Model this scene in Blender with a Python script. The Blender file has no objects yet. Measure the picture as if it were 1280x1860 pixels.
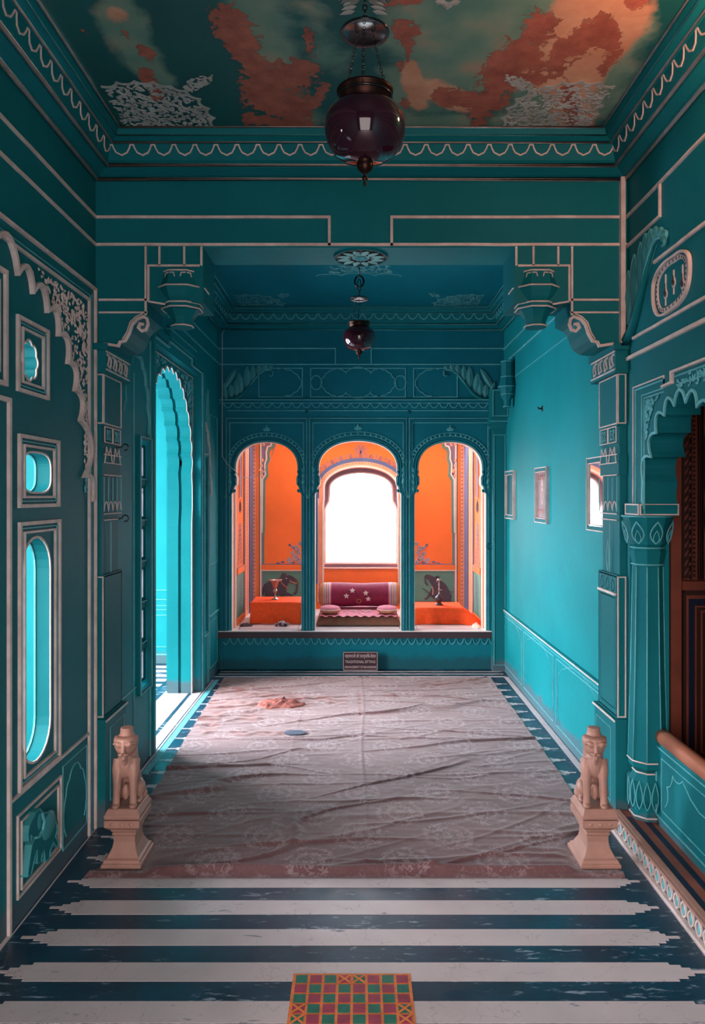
import bpy, bmesh, math, random
from mathutils import Vector, Matrix, noise
from mathutils.geometry import delaunay_2d_cdt
random.seed(7)
PI = math.pi
SC = bpy.context.scene
COL = SC.collection

# ------------------------------------------------------------------ survey of the room (metres)
FOC, VX, VY, EYE = 1360.0, 650.0, 900.0, 1.6
XL, XR = -1.268, 1.30            # side walls of the front bay
XLB, XRB = -1.28, 1.345          # side walls of the rear bay
YB0, YB1 = 3.62, 3.90            # the dividing beam
YW = 6.90                        # arcade wall
YA = 8.20                        # rear wall of the sitting alcove
ZC = 3.305                       # ceilings
ZSILL = 0.357

def onY(px, py, Y):              # where a sight line meets the plane y = Y -> (x, z)
    return ((px - VX) / FOC * Y, EYE - (py - VY) / FOC * Y)
def onX(px, py, X):              # plane x = X -> (y, z)
    Y = X * FOC / (px - VX)
    return (Y, EYE - (py - VY) / FOC * Y)
def onZ(px, py, Z):              # plane z = Z -> (x, y)
    Y = (EYE - Z) * FOC / (py - VY)
    return ((px - VX) / FOC * Y, Y)

# ------------------------------------------------------------------ materials
def mat(name, build):
    m = bpy.data.materials.new(name); m.use_nodes = True
    nt = m.node_tree; nt.nodes.clear()
    out = nt.nodes.new('ShaderNodeOutputMaterial')
    b = nt.nodes.new('ShaderNodeBsdfPrincipled')
    nt.links.new(b.outputs[0], out.inputs[0])
    build(nt, b)
    return m
def N(nt, t, **kw):
    n = nt.nodes.new(t)
    for k, v in kw.items():
        if k.startswith('i_'): n.inputs[k[2:].replace('_', ' ')].default_value = v
        else: setattr(n, k, v)
    return n
def ramp(nt, fac, stops, interp='LINEAR'):
    r = nt.nodes.new('ShaderNodeValToRGB'); r.color_ramp.interpolation = interp
    e = r.color_ramp.elements
    while len(e) < len(stops): e.new(0.5)
    for i, (p, c) in enumerate(stops):
        e[i].position = p; e[i].color = (*c, 1) if len(c) == 3 else c
    nt.links.new(fac, r.inputs[0]); return r
def mixc(nt, fac, a, b):
    m = nt.nodes.new('ShaderNodeMix'); m.data_type = 'RGBA'
    for s, v in ((0, fac), (6, a), (7, b)):
        if hasattr(v, 'links') or hasattr(v, 'is_linked'): nt.links.new(v, m.inputs[s])
        else: m.inputs[s].default_value = v if s == 0 else (*v, 1)
    return m.outputs[2]
def mth(nt, op, a, b=None, c=None, clamp=False):
    m = nt.nodes.new('ShaderNodeMath'); m.operation = op; m.use_clamp = clamp
    for s, v in enumerate((a, b, c)):
        if v is None: continue
        if hasattr(v, 'is_linked'): nt.links.new(v, m.inputs[s])
        else: m.inputs[s].default_value = v
    return m.outputs[0]
def obco(nt): return nt.nodes.new('ShaderNodeTexCoord').outputs['Object']
def noi(nt, co, scale, detail=3, rough=.5, dist=0, sc=None):
    if sc:
        mp = nt.nodes.new('ShaderNodeMapping'); mp.inputs['Scale'].default_value = sc
        nt.links.new(co, mp.inputs[0]); co = mp.outputs[0]
    n = N(nt, 'ShaderNodeTexNoise', i_Scale=scale, i_Detail=detail, i_Roughness=rough, i_Distortion=dist)
    nt.links.new(co, n.inputs['Vector']); return n.outputs['Fac']
def bump(nt, b, h, strength=.3, dist=.01):
    bp = N(nt, 'ShaderNodeBump', i_Strength=strength, i_Distance=dist)
    nt.links.new(h, bp.inputs['Height']); nt.links.new(bp.outputs[0], b.inputs['Normal'])

def plain(name, col, rough=.6, metal=0, var=.12, sc=9, bmp=.15, spec=.4, **kw):
    def f(nt, b):
        co = obco(nt); n = noi(nt, co, sc, 4, .6)
        r = ramp(nt, n, [(.25, tuple(c * (1 - var) for c in col)), (.75, tuple(min(1, c * (1 + var)) for c in col))])
        nt.links.new(r.outputs[0], b.inputs['Base Color'])
        b.inputs['Roughness'].default_value = rough; b.inputs['Metallic'].default_value = metal
        b.inputs['Specular IOR Level'].default_value = spec
        if bmp: bump(nt, b, noi(nt, co, sc * 4, 4), bmp, .004)
        for k, v in kw.items(): b.inputs[k.replace('_', ' ')].default_value = v
    return mat(name, f)

def teal_paint(name, c1, c2, worn=(.03, .20, .24), rough=.55, grime=(.105, .09, .115)):
    def f(nt, b):
        co = obco(nt)
        n = noi(nt, co, 1.6, 5, .6); n2 = noi(nt, co, 7, 6, .7)
        r = ramp(nt, n, [(.3, c1), (.7, c2)])
        w = ramp(nt, n2, [(.60, (0, 0, 0)), (.80, (.30, .30, .30))])
        c = mixc(nt, w.outputs[0], r.outputs[0], worn)
        # grimy foot of the wall: a stain with its own ragged edge
        sx = N(nt, 'ShaderNodeSeparateXYZ'); nt.links.new(nt.nodes.new('ShaderNodeNewGeometry').outputs['Position'], sx.inputs[0])
        h = mth(nt, 'ADD', sx.outputs[2], mth(nt, 'MULTIPLY', noi(nt, co, 7, 6, .7), -.22))
        g = ramp(nt, mth(nt, 'ADD', h, .03), [(.0, (.6, .6, .6)), (.05, (0, 0, 0))])
        c = mixc(nt, g.outputs[0], c, grime)
        nt.links.new(c, b.inputs['Base Color'])
        b.inputs['Roughness'].default_value = rough
        b.inputs['Specular IOR Level'].default_value = .10
        bump(nt, b, noi(nt, co, 22, 5, .6), .18, .01)
    return mat(name, f)

M = {}
M['teal'] = teal_paint('teal_plaster', (.003, .120, .143), (.005, .152, .180))
M['teal_lit'] = teal_paint('lit_teal_plaster', (.003, .185, .218), (.006, .235, .27))  # same teal paint, with the doorway light put into its colour
M['teal_glow'] = teal_paint('blue_glow_teal_plaster', (.002, .118, .160), (.004, .150, .205), grime=(.018, .055, .066))  # same teal, with the blue window bloom put into its colour
M['leafp'] = plain('pale_teal_leaf_paint', (.035, .24, .265), .6)
M['lace_b'] = plain('pale_teal_stencil', (.07, .27, .30), .6)
M['teal_d'] = teal_paint('deep_teal_plaster', (.001, .080, .10), (.002, .10, .13))
M['line'] = plain('pale_relief_line', (.56, .47, .45), .6, sc=14, var=.25)
M['line2'] = plain('fine_relief_line', (.085, .37, .42), .6, sc=14, var=.25)
M['orange'] = plain('orange_plaster', (.87, .17, .025), .5, sc=2, var=.12)
M['peach'] = plain('peach_paint', (.86, .34, .19), .6)
M['cream'] = plain('cream_paint', (.75, .62, .52), .6)
M['mauve'] = plain('mauve_paint', (.27, .17, .22), .6)
M['slate'] = plain('slate_blue_paint', (.10, .13, .24), .5)
M['green'] = plain('sage_green_paint', (.10, .23, .18), .6)
M['dark'] = plain('dark_brown_paint', (.035, .018, .025), .6)
M['grey'] = plain('elephant_grey_paint', (.055, .045, .062), .6, var=.3)
M['marble'] = plain('white_marble', (.72, .70, .70), .25, sc=4, var=.08, bmp=0)
M['stone'] = plain('pink_sandstone', (.36, .195, .155), .42, sc=12, var=.16, bmp=.25)
M['brown'] = plain('red_brown_timber', (.22, .055, .032), .5, sc=5, var=.3)
M['brown_d'] = plain('dark_timber', (.035, .012, .010), .5, var=.3)
M['navy'] = plain('navy_paint', (.006, .012, .035), .45)
M['rail'] = plain('polished_brown_rail', (.34, .12, .07), .3, var=.2)
M['terra'] = plain('terracotta_paint', (.20, .062, .042), .5, var=.25)
M['metal'] = plain('blackened_metal', (.006, .005, .006), .18, bmp=0, spec=.6)
M['brass'] = plain('dark_brass', (.035, .012, .008), .35, metal=.8, bmp=0)
M['cloth_o'] = plain('orange_cloth', (.85, .085, .012), .8, sc=30, var=.15, bmp=.3)
M['maroon'] = plain('maroon_velvet', (.22, .012, .055), .7, sc=25, var=.2, bmp=.3)
M['pinkc'] = plain('pink_cotton', (.60, .22, .30), .85, sc=20, var=.15, bmp=.3)
M['tan'] = plain('tan_cotton', (.42, .19, .10), .85, sc=20, var=.2, bmp=.3)
M['brownc'] = plain('brown_mattress_cloth', (.16, .07, .045), .85, sc=20, var=.2, bmp=.3)
M['lace'] = plain('faded_white_stencil', (.33, .36, .35), .6, var=.3)
M['petal'] = plain('pale_petals', (.66, .56, .54), .7)
M['plaster_w'] = plain('pale_plaster', (.30, .62, .62), .7)
M['silver'] = plain('tarnished_silver', (.42, .36, .34), .28, metal=.8, bmp=0)
M['iron'] = plain('dark_iron', (.06, .05, .06), .35, metal=.5, bmp=0)
M['signm'] = plain('maroon_sign_paint', (.028, .008, .014), .5)
M['signw'] = plain('faded_sign_lettering', (.42, .30, .32), .6)
M['cable'] = plain('pale_cable', (.40, .45, .48), .5, bmp=0)
M['tile_r'] = plain('crimson_tile', (.30, .035, .075), .35, sc=25, var=.35)
M['tile_g'] = plain('green_tile', (.010, .15, .105), .35, sc=25, var=.35)
M['tile_o'] = plain('orange_grout', (.72, .20, .05), .5, sc=25, var=.3)
M['red_rag'] = plain('faded_red_cloth', (.24, .075, .06), .85, sc=25, var=.3)
M['bluepatch'] = plain('grey_blue_cloth', (.055, .075, .11), .85)
def f_mirror(nt, b):
    b.inputs['Base Color'].default_value = (.9, .92, .93, 1); b.inputs['Metallic'].default_value = 1; b.inputs['Roughness'].default_value = .03
M['mirror'] = mat('mirror_glass', f_mirror)
def f_glass(nt, b):
    co = obco(nt)
    r = ramp(nt, noi(nt, co, 12, 3), [(.3, (.030, .006, .014)), (.7, (.05, .009, .02))])
    nt.links.new(r.outputs[0], b.inputs['Base Color'])
    b.inputs['Roughness'].default_value = .06; b.inputs['Transmission Weight'].default_value = .22
    b.inputs['Coat Weight'].default_value = .3; b.inputs['IOR'].default_value = 1.45
M['purple'] = mat('purple_lantern_glass', f_glass)
def f_frost(nt, b):
    co = obco(nt)
    r = ramp(nt, noi(nt, co, 3, 3), [(.35, (.55, .47, .50)), (.65, (.75, .74, .76))])
    nt.links.new(r.outputs[0], b.inputs['Base Color'])
    b.inputs['Roughness'].default_value = .25; b.inputs['Transmission Weight'].default_value = .85
M['frost'] = mat('frosted_window_glass', f_frost)
def f_clear(nt, b):
    b.inputs['Base Color'].default_value = (.98, 1, 1, 1); b.inputs['Roughness'].default_value = .0
    b.inputs['Transmission Weight'].default_value = 1; b.inputs['IOR'].default_value = 1.05
M['clear'] = mat('clear_window_glass', f_clear)

def scuffed(name, base, base2, chip, amt, rough, chipsc=26):
    def f(nt, b):
        co = obco(nt)
        c = ramp(nt, noi(nt, co, 3.5, 5, .6), [(.3, base), (.7, base2)]).outputs[0]
        st = noi(nt, co, chipsc, 7, .72, .4, sc=(.35, 1.6, 1))
        big = noi(nt, co, 1.7, 3, .5)
        s = mth(nt, 'ADD', st, mth(nt, 'MULTIPLY', big, .32))
        k = ramp(nt, s, [(amt, (0, 0, 0)), (amt + .05, (1, 1, 1))])
        c = mixc(nt, k.outputs[0], c, chip)
        vo = N(nt, 'ShaderNodeTexVoronoi', feature='DISTANCE_TO_EDGE', i_Scale=2.3)
        wv = nt.nodes.new('ShaderNodeVectorMath'); wv.operation = 'ADD'
        nz = N(nt, 'ShaderNodeTexNoise', i_Scale=5.0, i_Detail=5.0); nt.links.new(co, nz.inputs['Vector'])
        nt.links.new(co, wv.inputs[0]); nt.links.new(nz.outputs['Color'], wv.inputs[1]); nt.links.new(wv.outputs[0], vo.inputs['Vector'])
        cr = ramp(nt, vo.outputs['Distance'], [(0, (.55, .55, .55)), (.006, (0, 0, 0))])
        c = mixc(nt, cr.outputs[0], c, tuple(x * .25 for x in base2))
        nt.links.new(c, b.inputs['Base Color'])
        b.inputs['Specular IOR Level'].default_value = .62
        rr = ramp(nt, noi(nt, co, 9, 5), [(.3, (rough,) * 3), (.8, (rough + .22,) * 3)])
        nt.links.new(rr.outputs[0], b.inputs['Roughness'])
        bump(nt, b, st, .12, .004)
    return mat(name, f)
M['fl_white'] = scuffed('worn_white_floor_stripe', (.60, .53, .54), (.50, .44, .455), (.10, .13, .19), .80, .30, 18)
M['fl_blue'] = scuffed('worn_dark_blue_floor', (.001, .050, .098), (.001, .018, .040), (.24, .32, .40), .75, .28)

def f_ceil(nt, b):
    co = obco(nt)
    at = lambda n: N(nt, 'ShaderNodeAttribute', attribute_name=n).outputs['Fac']
    teal = ramp(nt, noi(nt, co, 1.8, 5, .6), [(.3, (.002, .075, .080)), (.7, (.004, .105, .108))]).outputs[0]
    n1 = noi(nt, co, 3.2, 7, .62, .3); n2 = noi(nt, co, 5, 5, .6, .4); n3 = noi(nt, co, 30, 7, .68, .3)
    pale = mth(nt, 'ADD', at('pale'), mth(nt, 'MULTIPLY', mth(nt, 'SUBTRACT', n1, .5), 1.5))
    pk = ramp(nt, pale, [(.36, (0, 0, 0)), (.62, (.85, .85, .85))])
    pc = ramp(nt, noi(nt, co, 4.5, 4), [(.35, (.09, .22, .18)), (.55, (.18, .29, .22)), (.72, (.38, .28, .19))])
    c = mixc(nt, pk.outputs[0], teal, pc.outputs[0])
    wm = mth(nt, 'ADD', at('warm'), mth(nt, 'MULTIPLY', mth(nt, 'SUBTRACT', n1, .5), 1.2))
    wk = ramp(nt, wm, [(.40, (0, 0, 0)), (.56, (.9, .9, .9))])
    wc = ramp(nt, n2, [(.35, (.50, .22, .13)), (.65, (.66, .36, .23))])
    c = mixc(nt, wk.outputs[0], c, wc.outputs[0])
    pe = mth(nt, 'ADD', at('peel'), mth(nt, 'MULTIPLY', mth(nt, 'SUBTRACT', n2, .5), 1.5)); pe = mth(nt, 'ADD', pe, mth(nt, 'MULTIPLY', mth(nt, 'SUBTRACT', n3, .5), 1.5))
    kk = ramp(nt, pe, [(.50, (0, 0, 0)), (.53, (1, 1, 1))])
    rc = ramp(nt, noi(nt, co, 14, 6, .7), [(.3, (.22, .058, .040)), (.7, (.42, .135, .09))])
    c = mixc(nt, kk.outputs[0], c, rc.outputs[0])
    # broken dark rim of lifted paint
    rim = ramp(nt, pe, [(.47, (0, 0, 0)), (.495, (.8, .8, .8)), (.525, (0, 0, 0))])
    c = mixc(nt, rim.outputs[0], c, (.03, .035, .03))
    nt.links.new(c, b.inputs['Base Color']); b.inputs['Roughness'].default_value = .55
    bump(nt, b, kk.outputs[0], .5, -.006)
M['ceil'] = mat('flaking_ceiling_paint', f_ceil)

def f_carpet(nt, b):
    co = obco(nt)
    sx = N(nt, 'ShaderNodeSeparateXYZ'); nt.links.new(co, sx.inputs[0])
    X, Y = sx.outputs[0], sx.outputs[1]
    def cell(px, py, ox, oy):
        fx = mth(nt, 'SUBTRACT', mth(nt, 'FRACT', mth(nt, 'ADD', mth(nt, 'DIVIDE', X, px), ox)), .5)
        fy = mth(nt, 'SUBTRACT', mth(nt, 'FRACT', mth(nt, 'ADD', mth(nt, 'DIVIDE', Y, py), oy)), .5)
        return mth(nt, 'SQRT', mth(nt, 'ADD', mth(nt, 'MULTIPLY', fx, fx), mth(nt, 'MULTIPLY', fy, fy)))
    d = mth(nt, 'MINIMUM', cell(.42, .50, 0, 0), cell(.42, .50, .5, .5))
    n = noi(nt, co, 34, 3, .6, 2.2)
    ring = mth(nt, 'MULTIPLY', mth(nt, 'SINE', mth(nt, 'MULTIPLY', d, 55)), .06)
    body = ramp(nt, mth(nt, 'ADD', d, mth(nt, 'MULTIPLY', mth(nt, 'SUBTRACT', noi(nt, co, 14, 4), .5), .5)), [(.22, (1, 1, 1)), (.34, (.12, .12, .12))])
    pat = ramp(nt, mth(nt, 'ADD', n, ring), [(.50, (0, 0, 0)), (.56, (1, 1, 1))])
    k = mth(nt, 'MULTIPLY', mth(nt, 'MULTIPLY', pat.outputs[0], body.outputs[0]), .75)
    base = ramp(nt, noi(nt, co, 1.7, 5, .6), [(.3, (.095, .035, .038)), (.7, (.150, .063, .068))]).outputs[0]
    c = mixc(nt, k, base, (.26, .180, .195))
    mm = N(nt, 'ShaderNodeAttribute', attribute_name='stain').outputs['Fac']
    st = ramp(nt, mth(nt, 'ADD', mm, mth(nt, 'MULTIPLY', mth(nt, 'SUBTRACT', noi(nt, co, 11, 6, .7, .5), .5), 1.3)), [(.5, (0, 0, 0)), (.56, (.85, .85, .85))])
    c = mixc(nt, st.outputs[0], c, (.13, .038, .034))
    nt.links.new(c, b.inputs['Base Color'])
    b.inputs['Roughness'].default_value = .72
    b.inputs['Sheen Weight'].default_value = .25
    bump(nt, b, mth(nt, 'ADD', noi(nt, co, 60, 4, .7), mth(nt, 'MULTIPLY', k, .5)), .25, .004)
M['carpet'] = mat('faded_damask_cloth', f_carpet)

# ------------------------------------------------------------------ object helpers
def tag(o, label=None, cat=None, group=None, kind=None):
    if label: o['label'] = label
    if cat: o['category'] = cat
    if group: o['group'] = group
    if kind: o['kind'] = kind
    return o
def empty(name, loc, label=None, cat=None, group=None, rz=0):
    o = bpy.data.objects.new(name, None); COL.objects.link(o)
    o.location = loc; o.rotation_euler = (0, 0, rz); o.empty_display_size = .05
    return tag(o, label, cat, group)
class Plane:
    """(u, v, d) -> 3-D: d is the height above the surface."""
    def __init__(s, f): s.f = f
    def __call__(s, u, v, d=0): return s.f(u, v, d)
PL = Plane(lambda u, v, d: (XL + d, u, v))
PLB = Plane(lambda u, v, d: (XLB + d, u, v))
PR = Plane(lambda u, v, d: (XR - d, u, v))
PRB = Plane(lambda u, v, d: (XRB - d, u, v))
PB = Plane(lambda u, v, d: (u, YB0 - d, v))
PW = Plane(lambda u, v, d: (u, YW - d, v))
PA = Plane(lambda u, v, d: (u, YA - d, v))
PC = Plane(lambda u, v, d: (u, v, ZC - d))
PF = Plane(lambda u, v, d: (u, v, d))
def planeX(x, sgn=1): return Plane(lambda u, v, d: (x + sgn * d, u, v))
def planeY(y): return Plane(lambda u, v, d: (u, y - d, v))

class MB:
    def __init__(s): s.v = []; s.f = []; s.m = []; s.mats = []; s.sm = []
    def mi(s, m):
        m = M[m] if isinstance(m, str) else m
        if m not in s.mats: s.mats.append(m)
        return s.mats.index(m)
    def add(s, vs, fs, m, smooth=False):
        o = len(s.v); s.v += [tuple(p) for p in vs]; k = s.mi(m)
        for f in fs: s.f.append(tuple(i + o for i in f)); s.m.append(k); s.sm.append(smooth)
    def box(s, x0, x1, y0, y1, z0, z1, m):
        x0, x1 = sorted((x0, x1)); y0, y1 = sorted((y0, y1)); z0, z1 = sorted((z0, z1))
        v = [(x, y, z) for z in (z0, z1) for y in (y0, y1) for x in (x0, x1)]
        s.add(v, [(0, 2, 3, 1), (4, 5, 7, 6), (0, 1, 5, 4), (2, 6, 7, 3), (0, 4, 6, 2), (1, 3, 7, 5)], m)
    def pbox(s, P, u0, u1, v0, v1, d0, d1, m):
        c = [P(u, v, d) for d in (d0, d1) for v in (v0, v1) for u in (u0, u1)]
        s.add(c, [(0, 2, 3, 1), (4, 5, 7, 6), (0, 1, 5, 4), (2, 6, 7, 3), (0, 4, 6, 2), (1, 3, 7, 5)], m)
    def prism(s, P, poly, d0, d1, m, holes=(), back=True, side=None):
        loops = [list(poly)] + [list(h) for h in holes]
        flat = [p for l in loops for p in l]; n = len(flat); ed = []; o = 0
        for l in loops: ed += [(o + i, o + (i + 1) % len(l)) for i in range(len(l))]; o += len(l)
        cv, _, ct = delaunay_2d_cdt([Vector(p) for p in flat], ed, [], 0, 1e-6)[:3]
        tris = []
        for t in ct:
            c = (sum(cv[i].x for i in t) / len(t), sum(cv[i].y for i in t) / len(t))
            if inside(c, loops[0]) and not any(inside(c, h) for h in loops[1:]): tris.append(tuple(t))
        k = len(cv)
        fs = list(tris)
        if back: fs += [tuple(i + k for i in reversed(t)) for t in tris]
        s.add([P(q.x, q.y, d1) for q in cv] + [P(q.x, q.y, d0) for q in cv], fs, m)
        vs = [P(a, b, d1) for a, b in flat] + [P(a, b, d0) for a, b in flat]
        sf = []; o = 0
        for l in loops:
            k = len(l)
            for i in range(k):
                j = (i + 1) % k
                sf.append((o + i, o + j, o + j + n, o + i + n))
            o += k
        s.add(vs, sf, side or m)
    def ribbon(s, P, path, w, h, m, closed=False, d0=0, wob=0):
        pts = [Vector((a, b)) for a, b in path]
        if wob:
            q = []
            for i in range(len(pts) - (0 if closed else 1)):
                a, b = pts[i], pts[(i + 1) % len(pts)]
                k = max(1, int((b - a).length / .12))
                for j in range(k):
                    p = a.lerp(b, j / k)
                    if j: p = p + Vector((noise.noise((p.x * 5, p.y * 5, 1)), noise.noise((p.x * 5, p.y * 5, 7)))) * wob
                    q.append(p)
            if not closed: q.append(pts[-1])
            pts = q
        n = len(pts)
        if n < 2: return
        L, R = [], []
        for i in range(n):
            a = pts[i - 1] if (i > 0 or closed) else None
            b = pts[(i + 1) % n] if (i < n - 1 or closed) else None
            d1 = (pts[i] - a) if a is not None else None
            d2 = (b - pts[i]) if b is not None else None
            if d1 is None or d1.length < 1e-7: d1 = d2
            if d2 is None or d2.length < 1e-7: d2 = d1
            if d1 is None: return
            d1 = d1.normalized(); d2 = d2.normalized()
            n1 = Vector((-d1.y, d1.x)); n2 = Vector((-d2.y, d2.x))
            t = (n1 + n2)
            if t.length < .3: t = n1
            t.normalize(); k = min(1.6, 1 / max(.4, t.dot(n1)))
            L.append(pts[i] + t * w / 2 * k); R.append(pts[i] - t * w / 2 * k)
        vs = []
        for i in range(n):
            for q, d in ((L[i], d0), (L[i], d0 + h), (R[i], d0 + h), (R[i], d0)): vs.append(P(q.x, q.y, d))
        fs = []
        for i in range(n if closed else n - 1):
            j = (i + 1) % n
            for k in range(4):
                kk = (k + 1) % 4
                if k == 3: continue
                fs.append((i * 4 + k, i * 4 + kk, j * 4 + kk, j * 4 + k))
        if not closed:
            fs.append((0, 1, 2, 3)); e = (n - 1) * 4; fs.append((e, e + 3, e + 2, e + 1))
        s.add(vs, fs, m)
    def rect(s, P, u0, u1, v0, v1, w, h, m, d0=0):
        s.ribbon(P, [(u0, v0), (u1, v0), (u1, v1), (u0, v1)], w, h, m, True, d0)
    def tube(s, path, r, m, seg=8, closed=False):
        pts = [Vector(p) for p in path]; n = len(pts)
        rr = r if isinstance(r, (list, tuple)) else [r] * n
        vs = []; up = Vector((0, 0, 1)); prev = None
        for i in range(n):
            a = pts[i - 1] if (i > 0 or closed) else pts[i]
            b = pts[(i + 1) % n] if (i < n - 1 or closed) else pts[i]
            t = (b - a).normalized()
            x = (prev - t * prev.dot(t)) if prev else t.cross(up if abs(t.z) < .95 else Vector((1, 0, 0)))
            x.normalize(); prev = x; y = t.cross(x)
            for k in range(seg):
                an = 2 * PI * k / seg
                vs.append(pts[i] + (x * math.cos(an) + y * math.sin(an)) * rr[i])
        fs = []
        for i in range(n if closed else n - 1):
            j = (i + 1) % n
            for k in range(seg):
                kk = (k + 1) % seg
                fs.append((i * seg + k, i * seg + kk, j * seg + kk, j * seg + k))
        if not closed:
            fs.append(tuple(range(seg))[::-1]); fs.append(tuple((n - 1) * seg + k for k in range(seg)))
        s.add(vs, fs, m, True)
    def lathe(s, prof, c, m, seg=32, sx=1, sy=1, a0=0, a1=2 * PI, rot=0, smooth=True, mats=None):
        full = abs(a1 - a0 - 2 * PI) < 1e-6; ns = seg if full else seg + 1
        vs = []
        for r, z in prof:
            for k in range(ns):
                an = a0 + (a1 - a0) * k / seg + rot
                vs.append((c[0] + r * math.cos(an) * sx, c[1] + r * math.sin(an) * sy, c[2] + z))
        for i in range(len(prof) - 1):
            fs = []
            for k in range(seg):
                kk = (k + 1) % ns
                fs.append((i * ns + k, i * ns + kk, (i + 1) * ns + kk, (i + 1) * ns + k))
            if i == 0:
                base = len(s.v); s.v += [tuple(p) for p in vs]
            mm = s.mi(mats[i] if mats else m)
            for f in fs: s.f.append(tuple(q + base for q in f)); s.m.append(mm); s.sm.append(smooth)
    def sqlathe(s, prof, c, m, ax=1, ay=1):      # square section turned profile
        r2 = math.sqrt(2)
        s.lathe([(r * r2, z) for r, z in prof], c, m, seg=4, sx=ax, sy=ay, rot=PI / 4, smooth=False)
        b = len(s.v) - 4 * len(prof)
        k = s.mi(m)
        s.f.append((b + 3, b + 2, b + 1, b)); s.m.append(k); s.sm.append(False)
        e = b + 4 * (len(prof) - 1); s.f.append((e, e + 1, e + 2, e + 3)); s.m.append(k); s.sm.append(False)
    def leaf(s, P, u, v, a, L, W, d, m, d0=0):
        ca, sa = math.cos(a), math.sin(a)
        pts = [(0, 0), (.3 * L, W * .5), (.65 * L, W * .42), (L, 0), (.65 * L, -W * .42), (.3 * L, -W * .5)]
        q = [P(u + x * ca - y * sa, v + x * sa + y * ca, d0 + (d if i in (0, 3) else d * .6)) for i, (x, y) in enumerate(pts)]
        q.append(P(u + .5 * L * ca, v + .5 * L * sa, d0 + d * 1.6))
        s.add(q, [(i, (i + 1) % 6, 6) for i in range(6)], m)
    def ball(s, c, r, m, seg=12, rings=8, sc=(1, 1, 1)):
        vs = [(c[0], c[1], c[2] + r * sc[2])]
        for i in range(1, rings):
            t = PI * i / rings
            for k in range(seg):
                a = 2 * PI * k / seg
                vs.append((c[0] + r * sc[0] * math.sin(t) * math.cos(a), c[1] + r * sc[1] * math.sin(t) * math.sin(a), c[2] + r * sc[2] * math.cos(t)))
        vs.append((c[0], c[1], c[2] - r * sc[2])); n = len(vs) - 1
        fs = [(0, 1 + k, 1 + (k + 1) % seg) for k in range(seg)]
        for i in range(rings - 2):
            for k in range(seg):
                kk = (k + 1) % seg
                fs.append((1 + i * seg + k, 1 + (i + 1) * seg + k, 1 + (i + 1) * seg + kk, 1 + i * seg + kk))
        o = 1 + (rings - 2) * seg
        fs += [(n, o + (k + 1) % seg, o + k) for k in range(seg)]
        s.add(vs, fs, m, True)
    def build(s, name, parent=None, loc=None, fix=True, **tags):
        me = bpy.data.meshes.new(name)
        off = Vector(loc) if loc else Vector((0, 0, 0))
        if parent and not loc:
            off = Vector(WORLD.get(parent.name, (0, 0, 0)))
        me.from_pydata([Vector(p) - off for p in s.v], [], s.f)
        for m in s.mats: me.materials.append(m)
        me.polygons.foreach_set('material_index', s.m)
        me.polygons.foreach_set('use_smooth', s.sm)
        if fix:
            bm = bmesh.new(); bm.from_mesh(me)
            bmesh.ops.recalc_face_normals(bm, faces=bm.faces); bm.to_mesh(me); bm.free()
        me.update()
        o = bpy.data.objects.new(name, me); COL.objects.link(o)
        if parent: o.parent = parent; WORLD[o.name] = off
        elif loc: o.location = loc; WORLD[o.name] = off
        return tag(o, tags.get('label'), tags.get('cat'), tags.get('group'), tags.get('kind'))
WORLD = {}
def thing(name, loc, label, cat, group=None):
    o = empty(name, loc, label, cat, group); WORLD[o.name] = Vector(loc); return o
def struct(name, mb): return mb.build(name, kind='structure')
def bevel(o, w=.004, seg=2, ang=35):
    md = o.modifiers.new('bevel', 'BEVEL'); md.width = w; md.segments = seg; md.limit_method = 'ANGLE'; md.angle_limit = math.radians(ang); return o
def copy_tree(o, loc, parent=None, **tags):
    c = o.copy(); COL.objects.link(c)
    if parent is None: c.location = loc
    else: c.parent = parent
    for ch in list(o.children): copy_tree(ch, None, c)
    tag(c, tags.get('label'), tags.get('cat'), tags.get('group'))
    return c
def inside(p, poly):
    x, y = p; r = False; j = len(poly) - 1
    for i in range(len(poly)):
        xi, yi = poly[i]; xj, yj = poly[j]
        if (yi > y) != (yj > y) and x < (xj - xi) * (y - yi) / (yj - yi + 1e-12) + xi: r = not r
        j = i
    return r
def scallop(pts, k=.35, n=7, side=1):
    """arc lobes between consecutive cusp points; side picks which way they bulge"""
    out = []
    for i in range(len(pts) - 1):
        a, b = Vector(pts[i]), Vector(pts[i + 1])
        d = b - a; nn = Vector((-d.y, d.x)) * side
        for j in range(n):
            t = j / n
            out.append(tuple(a + d * t + nn * k * max(0, math.sin(PI * t)) ** .75))
    out.append(tuple(pts[-1])); return out
def arc(cx, cy, rx, ry, a0, a1, n=16):
    return [(cx + rx * math.cos(a0 + (a1 - a0) * i / n), cy + ry * math.sin(a0 + (a1 - a0) * i / n)) for i in range(n + 1)]
def scatter_leaves(mb, P, poly, n, L, m, hole=None, d=.003, seed=1, dir=None, d0=0):
    rnd = random.Random(seed)
    us = [p[0] for p in poly]; vs = [p[1] for p in poly]; k = 0; t = 0
    while k < n and t < n * 30:
        t += 1
        u = rnd.uniform(min(us), max(us)); v = rnd.uniform(min(vs), max(vs))
        if not inside((u, v), poly): continue
        a = rnd.uniform(0, 2 * PI); l = L * rnd.uniform(.6, 1.3)
        e = (u + l * math.cos(a), v + l * math.sin(a))
        if not inside(e, poly): continue
        mb.leaf(P, u, v, a, l, l * rnd.uniform(.35, .6), d * rnd.uniform(.7, 1.2), m, d0); k += 1
def spiral(cx, cy, r, turns=1.7, a0=0, n=26, sgn=1):
    return [(cx + r * (1 - .85 * i / n) * math.cos(a0 + sgn * 2 * PI * turns * i / n), cy + r * (1 - .85 * i / n) * math.sin(a0 + sgn * 2 * PI * turns * i / n)) for i in range(n + 1)]
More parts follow.
